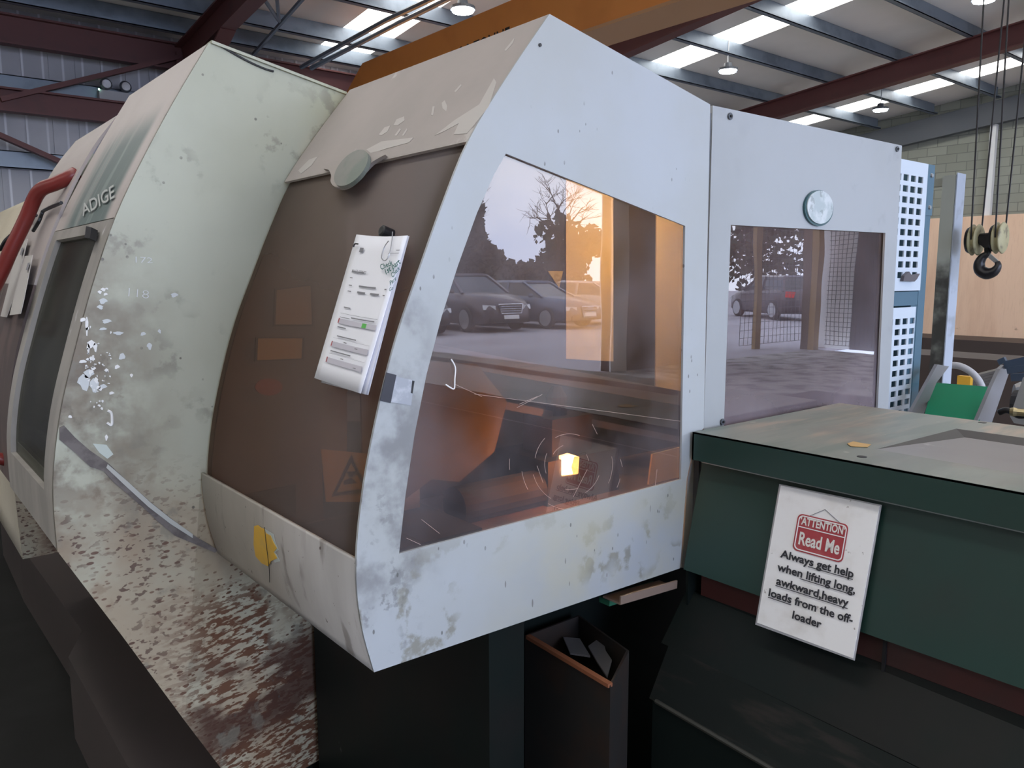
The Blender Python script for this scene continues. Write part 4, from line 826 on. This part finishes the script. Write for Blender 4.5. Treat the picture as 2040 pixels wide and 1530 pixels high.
# sign
sg = thing('laminated_sign', 'laminated lifting warning notice hung on the green unloader front', 'sign', on(0, 1.345, 1630, 1140))
SQ = [(1556, 967), (1753, 1008), (1700, 1311), (1509, 1240)]
def SX(z): return 1.400-(1.197-z)*0.245
def sp_(x, y, off=0.0):
    v = ray(x, y); # plane x = 1.396 -(1.197-z)*.245 - off
    k = 0.245; t = (1.396-off-(1.197-1.6)*k)/(v[0]-k*v[2]); t = (1.396-off-k*(1.197-1.6))/(v[0]-k*v[2]); return tuple(EYE+t*v)
paper = paint('laminated_paper', (0.92, 0.91, 0.90), 0.3, layers=[dict(scale=12, r=(0.45, 0.7), c=(0.76, 0.73, 0.69), amt=0.7), dict(scale=55, r=(0.68, 0.72), c=(0.2, 0.16, 0.12), amt=0.7)])
MB().prism([[sp_(*p, 0.0) for p in SQ]], (-0.0015, 0, 0)).build('sheet', paper, sg)
MB().prism([[sp_(x, y, -0.001) for x, y in ((1553, 964), (1757, 1006), (1703, 1316), (1505, 1244))]], (-0.0008, 0, 0)).build('laminate_border', paint('laminate', (0.42, 0.42, 0.44), 0.2), sg)
pq = lambda u, v, off=0.0035: sp_(*bil(SQ, u, v), off)
def rrect(u0, v0, u1, v1, r, off, n=5, asp=0.68):
    o = []
    for (cu_, cv_, a) in ((u1-r, v0+r*asp, -90), (u1-r, v1-r*asp, 0), (u0+r, v1-r*asp, 90), (u0+r, v0+r*asp, 180)):
        for k in range(n+1):
            an = math.radians(a+90*k/n); o.append(pq(cu_+r*math.cos(an), cv_+r*asp*math.sin(an), off))
    return o
redt = paint('sign_red', (0.42, 0.055, 0.065), 0.4, layers=[dict(scale=30, r=(0.5, 0.7), c=(0.5, 0.13, 0.13), amt=0.5)])
rc = [.217, .165, .73, .425]
ra = MB().prism([rrect(*rc, .05, 0.0025)], (-0.0005, 0, 0)).build('red_placard', redt, sg)
MB().prism([rrect(rc[0]+.012, rc[1]+.009, rc[2]-.012, rc[3]-.009, .045, 0.0034), rrect(rc[0]+.022, rc[1]+.016, rc[2]-.022, rc[3]-.016, .04, 0.0034)], (-0.0004, 0, 0)).build('white_outline', paper, ra)
mb = MB()
def qd(mb, u0, v0, u1, v1, off=0.0038): mb.prism([[pq(u0, v0, off), pq(u1, v0, off), pq(u1, v1, off), pq(u0, v1, off)]], (-0.0004, 0, 0))
qd(mb, rc[0]+.015, .252, rc[2]-.015, .258); mb.build('divider', paper, ra)
wl = paint('sign_white', (0.80, 0.77, 0.72), 0.5)
letters(MB(), "'ATTENTION'", lambda u, v: pq(u, v, 0.0042), .25, .182, .70, .252, 0.03).build('attention_lettering', wl, ra)
letters(MB(), "Read Me", lambda u, v: pq(u, v, 0.0042), .265, .285, .68, .40, 0.025).build('read_me_lettering', wl, ra)
mb = MB(); 
for a, b in (((.33, .167), (.47, .10)), ((.47, .10), (.64, .167))): mb.tube([pq(*a, 0.003), pq(*b, 0.003)], 0.0006, 4)
mb.build('drawn_string', pink, sg)
ink = paint('ink_black', (0.03, 0.03, 0.035), 0.5)
mb = MB()
LN = [("Always get help", .11, .443, .86, .515), ("when lifting long,", .10, .540, .905, .612), ("awkward,heavy", .115, .637, .86, .709), ("loads from the off-", .06, .734, .93, .806), ("loader", .33, .831, .63, .903)]
for (t, a, b, c, dd) in LN: letters(mb, t, lambda u, v: pq(u, v, 0.0038), a, b, c, dd, 0.028)
mb.build('black_lettering', ink, sg)
mb = MB()
for (a, b, v) in ((.40, .86, .507), (.34, .88, .604), (.115, .86, .701), (.06, .30, .798)): qd(mb, a, v, b, v+.005)
mb.build('underlines', ink, sg)

# scrap bin
bnm = paint('bin_rust', (0.018, 0.016, 0.014), 0.7, layers=[dict(scale=7, r=(0.45, 0.65), c=(0.035, 0.018, 0.011), amt=0.7)])
bn = thing('scrap_bin', 'open rusty-rimmed steel bin of offcuts below the cutting hood', 'bin', (1.16, 1.15, 0))
bx = [(1.093, 1.29), (1.262, 1.29), (1.218, 1.09), (1.078, 1.012)]
ins = [(1.098, 1.285), (1.256, 1.285), (1.213, 1.094), (1.083, 1.019)]
mb = MB(); v = [(x, y, .8) for x, y in bx]+[(x, y, 0.02) for x, y in bx]+[(x, y, .8) for x, y in ins]+[(x, y, 0.60) for x, y in ins]
mb.add(v, [(0, 1, 5, 4), (1, 2, 6, 5), (2, 3, 7, 6), (3, 0, 4, 7), (4, 5, 6, 7), (0, 1, 9, 8), (1, 2, 10, 9), (2, 3, 11, 10), (3, 0, 8, 11), (8, 9, 13, 12), (9, 10, 14, 13), (10, 11, 15, 14), (11, 8, 12, 15), (12, 13, 14, 15)])
mb.build('body', bnm, bn)
MB().beam((1.080, 1.014, .80), (1.094, 1.28, .80), 0.012, 0.008).build('rusty_rim', paint('bright_rust', (0.28, 0.10, 0.045), 0.7), bn)
scm = paint('bare_steel', (0.45, 0.44, 0.46), 0.3, 0.7)
tag(MB().prism([[on(2, .765, *p) for p in ((1122, 1272), (1155, 1275), (1176, 1310), (1136, 1304))]], (0, 0, 0.004)).build('steel_offcut', scm), 'flat grey steel offcut lying in the scrap bin', 'offcut')
tag(MB().prism([[on(2, .77, *p) for p in ((1172, 1290), (1199, 1270), (1207, 1300), (1219, 1318), (1210, 1352), (1190, 1322))]], (0, 0, 0.004)).build('steel_offcut', scm), 'bright curved steel offcut against the right side of the scrap bin', 'offcut')

# =================================================================== RIGHT BACKGROUND
blue = paint('steel_blue', (0.055, 0.13, 0.19), 0.4); pblue = paint('pale_perforated', (0.55, 0.62, 0.70), 0.4)
cab = thing('blue_cabinet', 'blue framed cabinet with two white perforated panels, right of the pale panel', 'cabinet', (3.0, 1.5, 0.0))
yc = 1.4
def perf(x0p, zt, zb, rows, x1, name, row_px, top_px):
    pass
cx1 = 3.20; cx0 = 2.60
mb = MB(); mb.box((cx0, yc+0.004, 0), (cx1+0.03, yc+0.02, 1.0)); 
zz = [on(1, yc, 1830, 588)[2]+0.0, on(1, yc, 1830, 604)[2]]
z581, z606 = on(1, yc, 1843, 580)[2], on(1, yc, 1838, 607)[2]
MB().box((cx0, yc+0.001, z606), (cx1-0.006, yc+0.03, z581)).build('cross_rail', blue, cab)
MB().box((cx1-0.02+0.015, yc, 0.0), (cx1+0.055, yc+0.30, 2.02)).build('corner_post', blue, cab)
MB().box((cx0, yc+0.01, 0), (cx0+0.03, yc+0.3, 2.05)).build('rear_post', blue, cab)
MB().box((cx1-0.06, yc+0.001, 0), (cx1-0.006, yc+0.03, z606-0.001)).build('stile', blue, cab)
MB().box((cx1+0.0, yc-0.004, 1.83), (cx1+0.058, yc, 2.02)).build('hinge_plate', blue, cab)
for zq in (1.98, 1.86): MB().lathe((cx1+0.03, yc-0.004, zq), (0, -1, 0), [(0, 0.009), (0.006, 0.007)], 12).build('bolt', steel, cab)
def perfpanel(name, xL, xR, zB, zT, px_cols, px_rows, hs):
    mb = MB(); xs_ = sorted(px_cols); hx = dxc*.34; zs_ = sorted(px_rows); y0_, y1_ = yc-0.006, yc-0.001
    ed = [xL]+[v for x in xs_ for v in (x-hx, x+hx)]+[xR]
    for k in range(0, len(ed), 2): mb.box((ed[k], y0_, zB), (ed[k+1], y1_, zT))
    ez_ = [zB]+[v for z in zs_ for v in (z-hs, z+hs)]+[zT]
    for x in xs_:
        for k in range(0, len(ez_), 2): mb.box((x-hx, y0_, ez_[k]), (x+hx, y1_, ez_[k+1]))
    mb.build(name, pblue, cab)
# hole columns / rows from the panel spacing
r0 = on(1, yc, 1802, 354); r9 = on(1, yc, 1793, 548); c2 = on(1, yc, 1831, 358)
dxc = (c2[0]-r0[0])/2; dz = (r0[2]-r9[2])/9
cols = [r0[0]-dxc*2, r0[0]-dxc, r0[0], r0[0]+dxc, r0[0]+2*dxc]

perfpanel('upper_perforated_panel', cx0+0.03, cx1-0.005, z581+0.004, on(1, yc, 1845, 327)[2], cols, [r0[2]-dz*k for k in range(10)], dz*0.29)
s0 = on(1, yc, 1800, 640)
cols2 = [s0[0]-dxc*2, s0[0]-dxc, s0[0], s0[0]+dxc]
perfpanel('lower_perforated_panel', cx0+0.03, cx1-0.03, 0.3, z606-0.006, cols2, [s0[2]-dz*k for k in range(11)], dz*0.29)
tb = tag(MB().prism([[on(1, yc-0.02, *p) for p in ((1800, 560), (1802, 550), (1812, 541), (1816, 548), (1833, 545), (1827, 556), (1822, 561))]], (0, 0.012, 0)).build('torn_bracket', paint('torn_grey', (0.09, 0.08, 0.09), 0.5)), 'dark bent metal bracket on the upper perforated panel', 'bracket')

# grey goal-post frame
gp = thing('steel_gantry', 'grey steel frame with tall post and crossbar, right of the blue cabinet', 'gantry', (4.4, 2.0, 0.0))
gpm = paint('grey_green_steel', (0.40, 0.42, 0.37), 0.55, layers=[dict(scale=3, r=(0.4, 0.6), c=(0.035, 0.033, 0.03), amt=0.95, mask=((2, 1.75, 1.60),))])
gpe = paint('daylit_blue_grey', (0.42, 0.47, 0.55), 0.5, layers=[dict(scale=8, r=(0.5, 0.7), c=(0.25, 0.27, 0.3), amt=0.6)])  # daylight on this side of the post painted as a paler, bluer colour
gy = 1.85; ga = on(1, gy, 1905, 356); gb = on(1, gy, 1922, 351); gx = ga[0]
g2 = on(0, gx, 1878, 352)
MB().box((gx, gy+0.002, 0), (gb[0], g2[1], gb[2])).build('post', gpm, gp)
MB().box((gx, gy-0.006, 0), (gb[0], gy, gb[2]+0.01)).build('post_face', gpe, gp)
cr0 = on(0, gx+0.03, 1857, 357); cr1 = on(0, gx+0.03, 1857, 372)
MB().box((gx+0.03, g2[1]-0.01, cr1[2]), (gx+0.10, g2[1]+1.6, cr0[2])).build('crossbar', gpm, gp)
MB().box((gx, g2[1]+1.6, 0), (gb[0], g2[1]+1.75, gb[2])).build('post', gpm, gp)

# green belt conveyor
cv = thing('belt_conveyor', 'inclined conveyor with bright green belt between grey side plates', 'conveyor', (3.3, 1.2, 0.0))
bel = paint('belt_green', (0.012, 0.20, 0.10), 0.7, spec=0.08, layers=[dict(scale=4, r=(0.45, 0.7), c=(0.02, 0.18, 0.10), amt=0.6), dict(scale=30, r=(0.73, 0.75), c=(0.02, 0.05, 0.03), amt=0.9)])
cp = paint('conveyor_grey', (0.20, 0.195, 0.20), 0.4); 
T0, T1 = on(1, 1.55, 1860, 762), on(0, 4.2, 1978, 771)
D_ = 2.95
def pl3(x, y, yy): return on(1, yy, x, y)
BA, BB = pl3(1860, 762, 1.45), None
# belt plane: runs along Y, rises away from the box (top edge far, bottom near)
xt, xbm = 3.0, 2.62
tl, tr_ = on(0, 3.35, 1860, 762), on(0, 3.35, 1979, 771)
bl, br_ = on(0, 2.75, 1826, 880), on(0, 2.75, 1928, 893)
MB().prism([[tl, tr_, br_, bl]], (0.0, 0, -0.012)).build('belt', bel, cv)
e0, e1 = on(0, 3.42, 1893, 728), None
for nm, q in (('side_plate', [(1868, 726), (1891, 730), (1866, 762), (1838, 830), (1822, 890), (1785, 890), (1816, 820)]), ('side_plate', [(1992, 735), (2001, 727), (2014, 732), (1976, 842), (1965, 893), (1926, 893), (1947, 838), (1976, 770)])):
    # plates lie in planes x-z facing -Y next to the belt
    y_ = (tl[1]+bl[1])/2+0.03 if q[0][0] < 1900 else (tr_[1]+br_[1])/2-0.01
    MB().prism([[on(1, y_, *p) for p in q]], (0, 0.012, 0)).build(nm, cp, cv)
p = on(1, tr_[1]-0.06, 2019, 792); dr_ = MB().lathe(p, (0.5, -1, 0), [(0, 0.05), (0.02, 0.062), (0.05, 0.062), (0.06, 0.03), (0.1, 0.02)], 22).build('drive_roller', steel, cv)
box('leg', (2.9, 1.0, 0), (2.95, 1.05, 0.9), cp, cv); box('leg', (3.3, 1.0, 0), (3.35, 1.05, 1.0), cp, cv)
# hose arch, pallet of tube, machine parts
def arc3(px, x): return [Vector(on(0, x, *p)) for p in px]
P, _ = smooth3(arc3([(1868, 734), (1880, 729), (1905, 728), (1925, 735), (1942, 748), (1955, 768), (1962, 800)], 5.0)+[Vector(on(0, 5.0, 1966, 830)), Vector((5.0, on(0, 5.0, 1966, 830)[1]-0.05, 0.02))], [1]*9, 4)
tag(MB().tube(P, 0.02, 10).build('grey_hose', paint('hose_grey', (0.42, 0.42, 0.44), 0.4), None, True), 'grey hose looping up behind the green conveyor belt', 'hose')
rk = thing('tube_rack', 'dark rack of steel tubes with yellow end, behind the hose', 'rack', on(0, 6.5, 1950, 750))
mb = MB(); 
for k in range(5):
    a_, b_ = on(0, 6.3, 1918, 756+5*k), on(0, 6.8, 1990, 737+6*k); mb.beam(a_, b_, 0.04, 0.02)
mb.build('tubes', paint('dark_tube', (0.10, 0.09, 0.08), 0.4, 0.4), rk)
q = on(0, 6.25, 1918, 760); MB().box((q[0], q[1]-0.05, q[2]-0.14), (q[0]+0.05, q[1]+0.04, q[2]+0.04)).build('yellow_end', paint('yellow_end', (0.6, 0.33, 0.03), 0.5), rk)
MB().box((6.95, 1.2, 0), (7.5, 4.2, 0.93)).build('rack_body', brownb, rk)
ln = thing('loader_unit', 'cluttered dark loader mechanism with square tubes and cables at the right edge', 'machine', (3.2, 0.9, 0.0))
mb = MB()
for (a, b, c, d_) in (((2003, 727), (2045, 718), 3.2, 0.028), ((2008, 738), (2046, 733), 3.15, 0.024), ((2016, 752), (2045, 750), 3.1, 0.026), ((1990, 722), (2004, 716), 3.25, 0.02)):
    mb.beam(on(0, c, *a), on(0, c, *b), d_, d_)
mb.build('square_tubes', paint('blue_grey_tube', (0.10, 0.13, 0.18), 0.3, 0.5), ln)
mb = MB(); mb.box((3.1, 0.2, 0.0), (3.5, 0.98, 1.05)); mb.build('body', dark, ln)
mb = MB(); q = [on(0, 2.85, *p) for p in ((2038, 752), (2060, 752), (2060, 850), (2020, 843), (2012, 830))]; mb.prism([q], (0.05, 0, 0)); mb.build('grey_cover', paint('cover_grey', (0.36, 0.35, 0.33), 0.5), ln)
P, _ = smooth3(arc3([(1990, 822), (2004, 817), (2018, 822), (2030, 828), (2050, 826)], 2.8), [1]*5, 4)
MB().tube(P, 0.010, 8).build('cable', black, ln, True)
p = on(0, 2.78, 2012, 820); MB().lathe(p, (0.2, -1, 0), [(0, 0.012), (0.01, 0.015), (0.02, 0.012), (0.05, 0.011), (0.07, 0.008)], 12).build('brass_fitting', paint('brass', (0.4, 0.33, 0.18), 0.35, 0.7), ln)
mb = MB(); mb.lathe(on(0, 3.0, 2020, 800), (0, -1, 0), [(0, 0.04), (0.05, 0.045), (0.06, 0.03)], 18); mb.build('motor', dark, ln)

# =================================================================== OUTSIDE: YARD SEEN IN THE SHEETS' REFLECTIONS
asph = paint('yard_paving', (0.36, 0.34, 0.37), 0.8, layers=[dict(scale=0.8, r=(0.4, 0.7), c=(0.29, 0.27, 0.29), amt=0.7), dict(scale=0.25, st=(0.3, 2, 1), r=(0.45, 0.6), c=(0.42, 0.40, 0.43), amt=0.6)])
tag(box('ground', (-25, -75, -0.1), (75, WY-0.01, -0.005), asph), kind='structure')
tyre = paint('tyre', (0.015, 0.015, 0.016), 0.8); rim = paint('alloy_rim', (0.55, 0.56, 0.58), 0.3, 0.6); chrome = paint('chrome', (0.7, 0.7, 0.72), 0.15, 0.9)
carglass = paint('car_glass', (0.03, 0.04, 0.05), 0.08); lampw = paint('headlamp', (0.75, 0.78, 0.8), 0.15); lampr = paint('tail_lamp', (0.6, 0.03, 0.03), 0.25); platem = paint('number_plate', (0.8, 0.8, 0.78), 0.5)
def car(name_label, x, y, rz, col, suv=False, rings=False):
    m = paint('car_paint_%g' % col[0], col, 0.25, 0.3)
    t = thing('car', name_label, 'car', (x, y, 0), 'cars parked in the yard', rz)
    Mx = t.matrix_world
    X = lambda v: [tuple(Mx @ Vector(p)) for p in v]
    k = 1.13 if suv else 1.0; hr = 1.66 if suv else 1.43
    st = [(-2.3, .74, .45, .93), (-2.2, .86, .30, 1.0), (-1.5, .91, .22, 1.02), (-.5, .92, .20, 1.0), (.5, .92, .20, .98), (1.1, .92, .20, .96), (1.6, .91, .22, .90), (2.05, .86, .24, .80), (2.25, .76, .28, .68), (2.33, .60, .36, .55)]
    v = []; f = []; n = 11
    for (sx, w, zb, zt) in st:
        zt *= k; zm = (zb+zt)/2
        v += [(sx, -w*.85, zb), (sx, -w, zb+.10), (sx, -w*1.0, zm), (sx, -w*.97, zt-.10), (sx, -w*.86, zt), (sx, 0, zt+.04), (sx, w*.86, zt), (sx, w*.97, zt-.10), (sx, w, zm), (sx, w, zb+.10), (sx, w*.85, zb)]
    for i in range(len(st)-1):
        for j in range(n): f.append((i*n+j, i*n+(j+1) % n, (i+1)*n+(j+1) % n, (i+1)*n+j))
    f += [tuple(range(n)), tuple(range((len(st)-1)*n, len(st)*n))]
    b = mk('body', X(v), f, m, t, True)
    z0 = .97*k; xr = -2.0 if suv else -1.75
    cab_ = [(xr, .80, z0), (1.15, .80, z0-.02), (.25, .62, hr-.04), (-1.15 if not suv else -1.7, .62, hr-.04)]
    V = [];
    for s in (-1, 1):
        for (a, w, z) in cab_: V.append((a, s*w, z))
    mk('windows', X(V), [(0, 1, 2, 3), (4, 7, 6, 5), (1, 5, 6, 2), (0, 3, 7, 4), (3, 2, 6, 7)], carglass, t)
    mb = MB()
    for s in (-1, 1):
        for (p, q) in ((0, 3), (1, 2)): mb.beam(X([(cab_[p][0], s*cab_[p][1], cab_[p][2])])[0], X([(cab_[q][0], s*cab_[q][1], cab_[q][2])])[0], .09, .06)
        mb.beam(X([(-.35, s*.82, z0)])[0], X([(-.40, s*.63, hr-.03)])[0], .07, .05)
    rv = [(cab_[3][0]-.03, -.64, hr-.05), (cab_[2][0]+.05, -.64, hr-.05), (cab_[2][0]+.05, .64, hr-.05), (cab_[3][0]-.03, .64, hr-.05)]
    mb.add(X(rv+[(a*.93, b_*.8, hr+.02) for a, b_, _ in rv]), [(0, 3, 2, 1), (4, 5, 6, 7), (0, 1, 5, 4), (1, 2, 6, 5), (2, 3, 7, 6), (3, 0, 4, 7)])
    mb.build('roof', m, t)
    wr = .36 if suv else .33
    for sx in (-1.4, 1.42):
        for s in (-1, 1):
            c = X([(sx, s*.76, wr)])[0]; ax = (Mx.to_3x3() @ Vector((0, s, 0)))
            w_ = MB().lathe(c, ax, [(0, wr-.03), (.03, wr), (.17, wr), (.20, wr-.04)], 22).build('wheel', tyre, t)
            mb = MB(); mb.lathe(Vector(c)+ax*.19, ax, [(0, .05), (.025, .05)], 10)
            for q in range(5):
                a = 2*math.pi*q/5; dd = Mx.to_3x3() @ Vector((math.cos(a), 0, math.sin(a))); mb.beam(Vector(c)+ax*.2, Vector(c)+ax*.2+dd*(wr-.09), .05, .02, ax)
            mb.lathe(Vector(c)+ax*.185, ax, [(0, wr-.11), (.02, wr-.09), (.02, wr-.11)], 22); mb.build('rim', rim, w_)
    for s in (-1, 1):
        MB().prism([X([(2.12, s*.80, .70*k), (2.27, s*.48, .68*k), (2.27, s*.46, .58*k), (2.16, s*.80, .58*k)])], Mx.to_3x3() @ Vector((.05, s*.03, 0))).build('headlamp', lampw, t)
        MB().prism([X([(-2.32, s*.50, .95*k), (-2.2, s*.84, .97*k), (-2.2, s*.86, .78*k), (-2.32, s*.56, .76*k)])], Mx.to_3x3() @ Vector((-.05, s*.03, 0))).build('tail_lamp', lampr, t)
        MB().lathe(X([(.85, s*.98, 1.0*k)])[0], (0, 0, 1), [(-.06, .05), (0, .08), (.06, .05)], 10).build('door_mirror', m, t)
    gz0, gz1, gw = (.36, .68*k, .34) if not suv else (.55, .80, .44)
    g_ = MB().prism([X([(2.31, -gw, gz1), (2.31, gw, gz1), (2.36, gw*.8, gz0), (2.36, -gw*.8, gz0)])], Mx.to_3x3() @ Vector((.04, 0, 0))).build('grille', black, t)
    mb = MB(); fr = [(2.37, -gw, gz1), (2.37, gw, gz1), (2.41, gw*.8, gz0), (2.41, -gw*.8, gz0), (2.37, -gw, gz1)]
    mb.tube(X(fr), .016, 6)
    for q in range(1, 4): zq = gz0+(gz1-gz0)*q/4; mb.tube(X([(2.40, -gw*.85, zq), (2.40, gw*.85, zq)]), .008, 5)
    mb.build('grille_trim', chrome, g_)
    if rings:
        mb = MB()
        for q in range(4): 
            c = (2.43, -.105+.07*q, (gz0+gz1)/2+.1); mb.tube(X([(c[0], c[1]+.042*math.cos(a*math.pi/8), c[2]+.042*math.sin(a*math.pi/8)) for a in range(17)]), .006, 5)
        mb.build('ring_badge', chrome, g_)
    MB().prism([X([(2.40, -.26, .50), (2.40, .26, .50), (2.41, .26, .39), (2.41, -.26, .39)])], Mx.to_3x3() @ Vector((.02, 0, 0))).build('number_plate', platem, t)
    MB().prism([X([(-2.33, -.26, .80), (-2.33, .26, .80), (-2.33, .26, .69), (-2.33, -.26, .69)])], Mx.to_3x3() @ Vector((-.03, 0, 0))).build('number_plate', platem, t)
    MB().prism([X([(2.28, -.7, .40), (2.28, .7, .40), (2.26, .7, .28), (2.26, -.7, .28)])], Mx.to_3x3() @ Vector((.06, 0, 0))).build('lower_bumper', black, t)
    return t
R90 = math.radians(90)
car('dark maroon-grey crossover parked nose-in, leftmost of the cars mirrored in the side window', 14.4, -17.7, R90+.05, (0.10, 0.085, 0.095), True)
car('dark blue-grey saloon with ringed grille, beside the dark crossover in the mirrored yard', 16.75, -17.3, R90-.12, (0.075, 0.10, 0.15), False, True)
car('silver saloon seen through the tan reflection, right of the blue-grey saloon', 19.4, -16.9, R90-.2, (0.30, 0.30, 0.31))
car('dark car half cut off at the left edge of the side window reflection', 11.9, -18.0, R90+.1, (0.03, 0.03, 0.04))
car('dark sport-utility car seen from behind in the square window reflection', 27.0, -15.0, math.radians(-62), (0.10, 0.11, 0.14), True)
# trees and hedge
bark = paint('bark', (0.06, 0.045, 0.035), 0.9)
def leafy(label, x, y, w, h, zc, n, col, nm='tree', ls=.22, seed=1, trunk=True, cat='tree', dy=1.0):
    rr = random.Random(seed); t = thing(nm, label, cat, (x, y, 0))
    lm = paint('leaf_%g' % col[1], col, 0.8)
    mb = MB()
    lobes = [(x+rr.uniform(-.35, .35)*w, y+rr.uniform(-.3, .3)*w, zc+rr.uniform(-.32, .32)*h, rr.uniform(.35, .6)) for _ in range(7)]
    for _ in range(n):
        lx, ly, lz, s = rr.choice(lobes); a = rr.uniform(0, 6.28); e = rr.uniform(-1, 1); q = rr.random()**.45*s
        c = Vector((lx+q*w*.7*math.cos(a)*math.sqrt(1-e*e), y+(ly-y+q*w*.7*math.sin(a)*math.sqrt(1-e*e))*dy, lz+q*h*.6*e))
        if c.z < .1: c.z = .1+rr.random()*.3
        u = Vector((rr.gauss(0, 1), rr.gauss(0, 1), rr.gauss(0, 1))).normalized(); w2 = u.orthogonal().normalized(); l = ls*rr.uniform(.5, 1.2)
        mb.add([c+u*l, c+w2*l*.6, c-u*l, c-w2*l*.6], [(0, 1, 2, 3)])
    fo = MB(); fo.v = mb.v; fo.f = mb.f; fo.build('foliage', lm, t)
    if trunk: MB().tube([(x, y, 0), (x+.05, y, zc*.6), (x, y+.05, zc+h*.3)], [.18, .13, .04], 8).build('trunk', bark, t)
    return t
def bare(label, x, y, h, seed):
    rr = random.Random(seed); t = thing('bare_tree', label, 'tree', (x, y, 0)); mb = MB()
    def br(p, d, l, r, k):
        q = p+d*l*.5+Vector((rr.gauss(0, .04), rr.gauss(0, .04), rr.gauss(0, .04)))*l; e = q+(d+Vector((rr.gauss(0, .2), rr.gauss(0, .2), rr.gauss(0, .1)))).normalized()*l*.5
        mb.tube([p, q, e], [r, r*.8, r*.6], 4)
        if k:
            for _ in range(4 if k > 1 else 5): br(p+(e-p)*rr.uniform(.4, 1), (d+Vector((rr.gauss(0, .6), rr.gauss(0, .6), rr.gauss(.1, .35)))).normalized(), l*rr.uniform(.5, .75), r*.5, k-1)
    br(Vector((x, y, 0)), Vector((0, 0, 1)), h*.5, .11, 4); mb.build('branches', bark, t)
DG = (0.020, 0.034, 0.026)
leafy('dense dark evergreen behind the crossover, leftmost big tree in the reflection', 17.5, -29.2, 2.9, 6.2, 4.6, 3600, DG, seed=1)
leafy('dark evergreen behind the blue-grey saloon, second big tree in the reflection', 22.3, -29, 2.2, 6.0, 4.5, 3000, (0.022, 0.036, 0.028), seed=2)
leafy('dark bushy tree at the left of the mirrored yard', 13.2, -29, 2.8, 3.6, 2.8, 2400, (0.024, 0.038, 0.03), seed=3)
leafy('loose evergreen at the right of the mirrored yard behind the silver saloon', 27.5, -26.5, 3.0, 3.4, 2.6, 1800, (0.05, 0.05, 0.03), seed=4)
leafy('broad scrubby tree seen in the square window reflection', 38, -23, 4.2, 4.4, 3.6, 1900, (0.055, 0.05, 0.035), seed=5)
leafy('second scrubby tree seen in the square window reflection, nearer the fence', 35, -17.5, 2.6, 4.0, 3.4, 1300, (0.06, 0.052, 0.038), seed=6)
leafy('russet shrub behind the ringed-grille saloon', 20.3, -20.7, 1.0, .9, .8, 900, (0.12, 0.07, 0.035), nm='shrub', seed=7, ls=.1, trunk=False, cat='shrub')
hg = leafy('long low scrubby hedge behind the parked cars', 20, -22.3, 10.5, 2.6, 1.5, 9000, (0.045, 0.042, 0.035), nm='hedge', seed=8, ls=.25, trunk=False, cat='hedge', dy=0.09)
for i, (x, y, h) in enumerate(((15.3, -24.6, 6.5), (19.6, -24.8, 6.8), (24.6, -24.6, 7.2), (29.5, -24, 7.5))):
    bare(('bare tree between the crossover and the left evergreen', 'bare tree between the two big evergreens', 'bare tree right of the second big evergreen', 'bare tree furthest right in the mirrored yard')[i], x, y, h, 20+i)
# fence panels outside the second door
YF_ = 2*1.085-(-7.9)
def rx2(px): return on(1, YF_, px, 600)[0]
gf = thing('mesh_fence', 'wire mesh fence with tan timber posts outside the door, seen in the square window', 'fence', (rx2(1600), -7.9, 0))
tim = paint('timber_tan', (0.36, 0.24, 0.10), 0.6)
for (px, w) in ((1506, .10),): MB().box((rx2(px)-w, -7.96, 0), (rx2(px)+w, -7.86, 3.2)).build('post', tim, gf)
tag(MB().box((15.79, -6.99, 0), (15.99, -6.84, 3.9)).build('corner_post', tim), 'tan timber corner post between the two openings, mirrored in the square window', 'post')
mb = MB(); xa, xb_ = rx2(1470), rx2(1655)
xq = xa
while xq < xb_: mb.box((xq, -7.905, .1), (xq+.008, -7.897, 3.0)); xq += .16
zq = .1
while zq < 3.0: mb.box((xa, -7.905, zq), (xb_, -7.897, zq+.008)); zq += .16
mb.build('wire_mesh', lint, gf)
mb = MB(); xq = -6.85
while xq < YO: mb.box((16.30, xq, .1), (16.31, xq+.01, 3.4)); xq += .10
zq = .1
while zq < 3.4: mb.box((16.30, -6.88, zq), (16.31, YO, zq+.01)); zq += .10
tag(mb.build('mesh_screen', lint), 'square wire mesh screen in front of the white board, mirrored in the square window', 'screen')
tag(box('dark_board', (16.6, -6.40, 0), (16.65, -5.0, 3.8), lint), 'dark board outside the corner opening, right of the white board in the square window', 'board')
tag(box('white_board', (16.6, -7.2, 0), (16.65, -6.42, 3.2), white), 'white board behind the mesh fence post, mirrored in the square window', 'board')
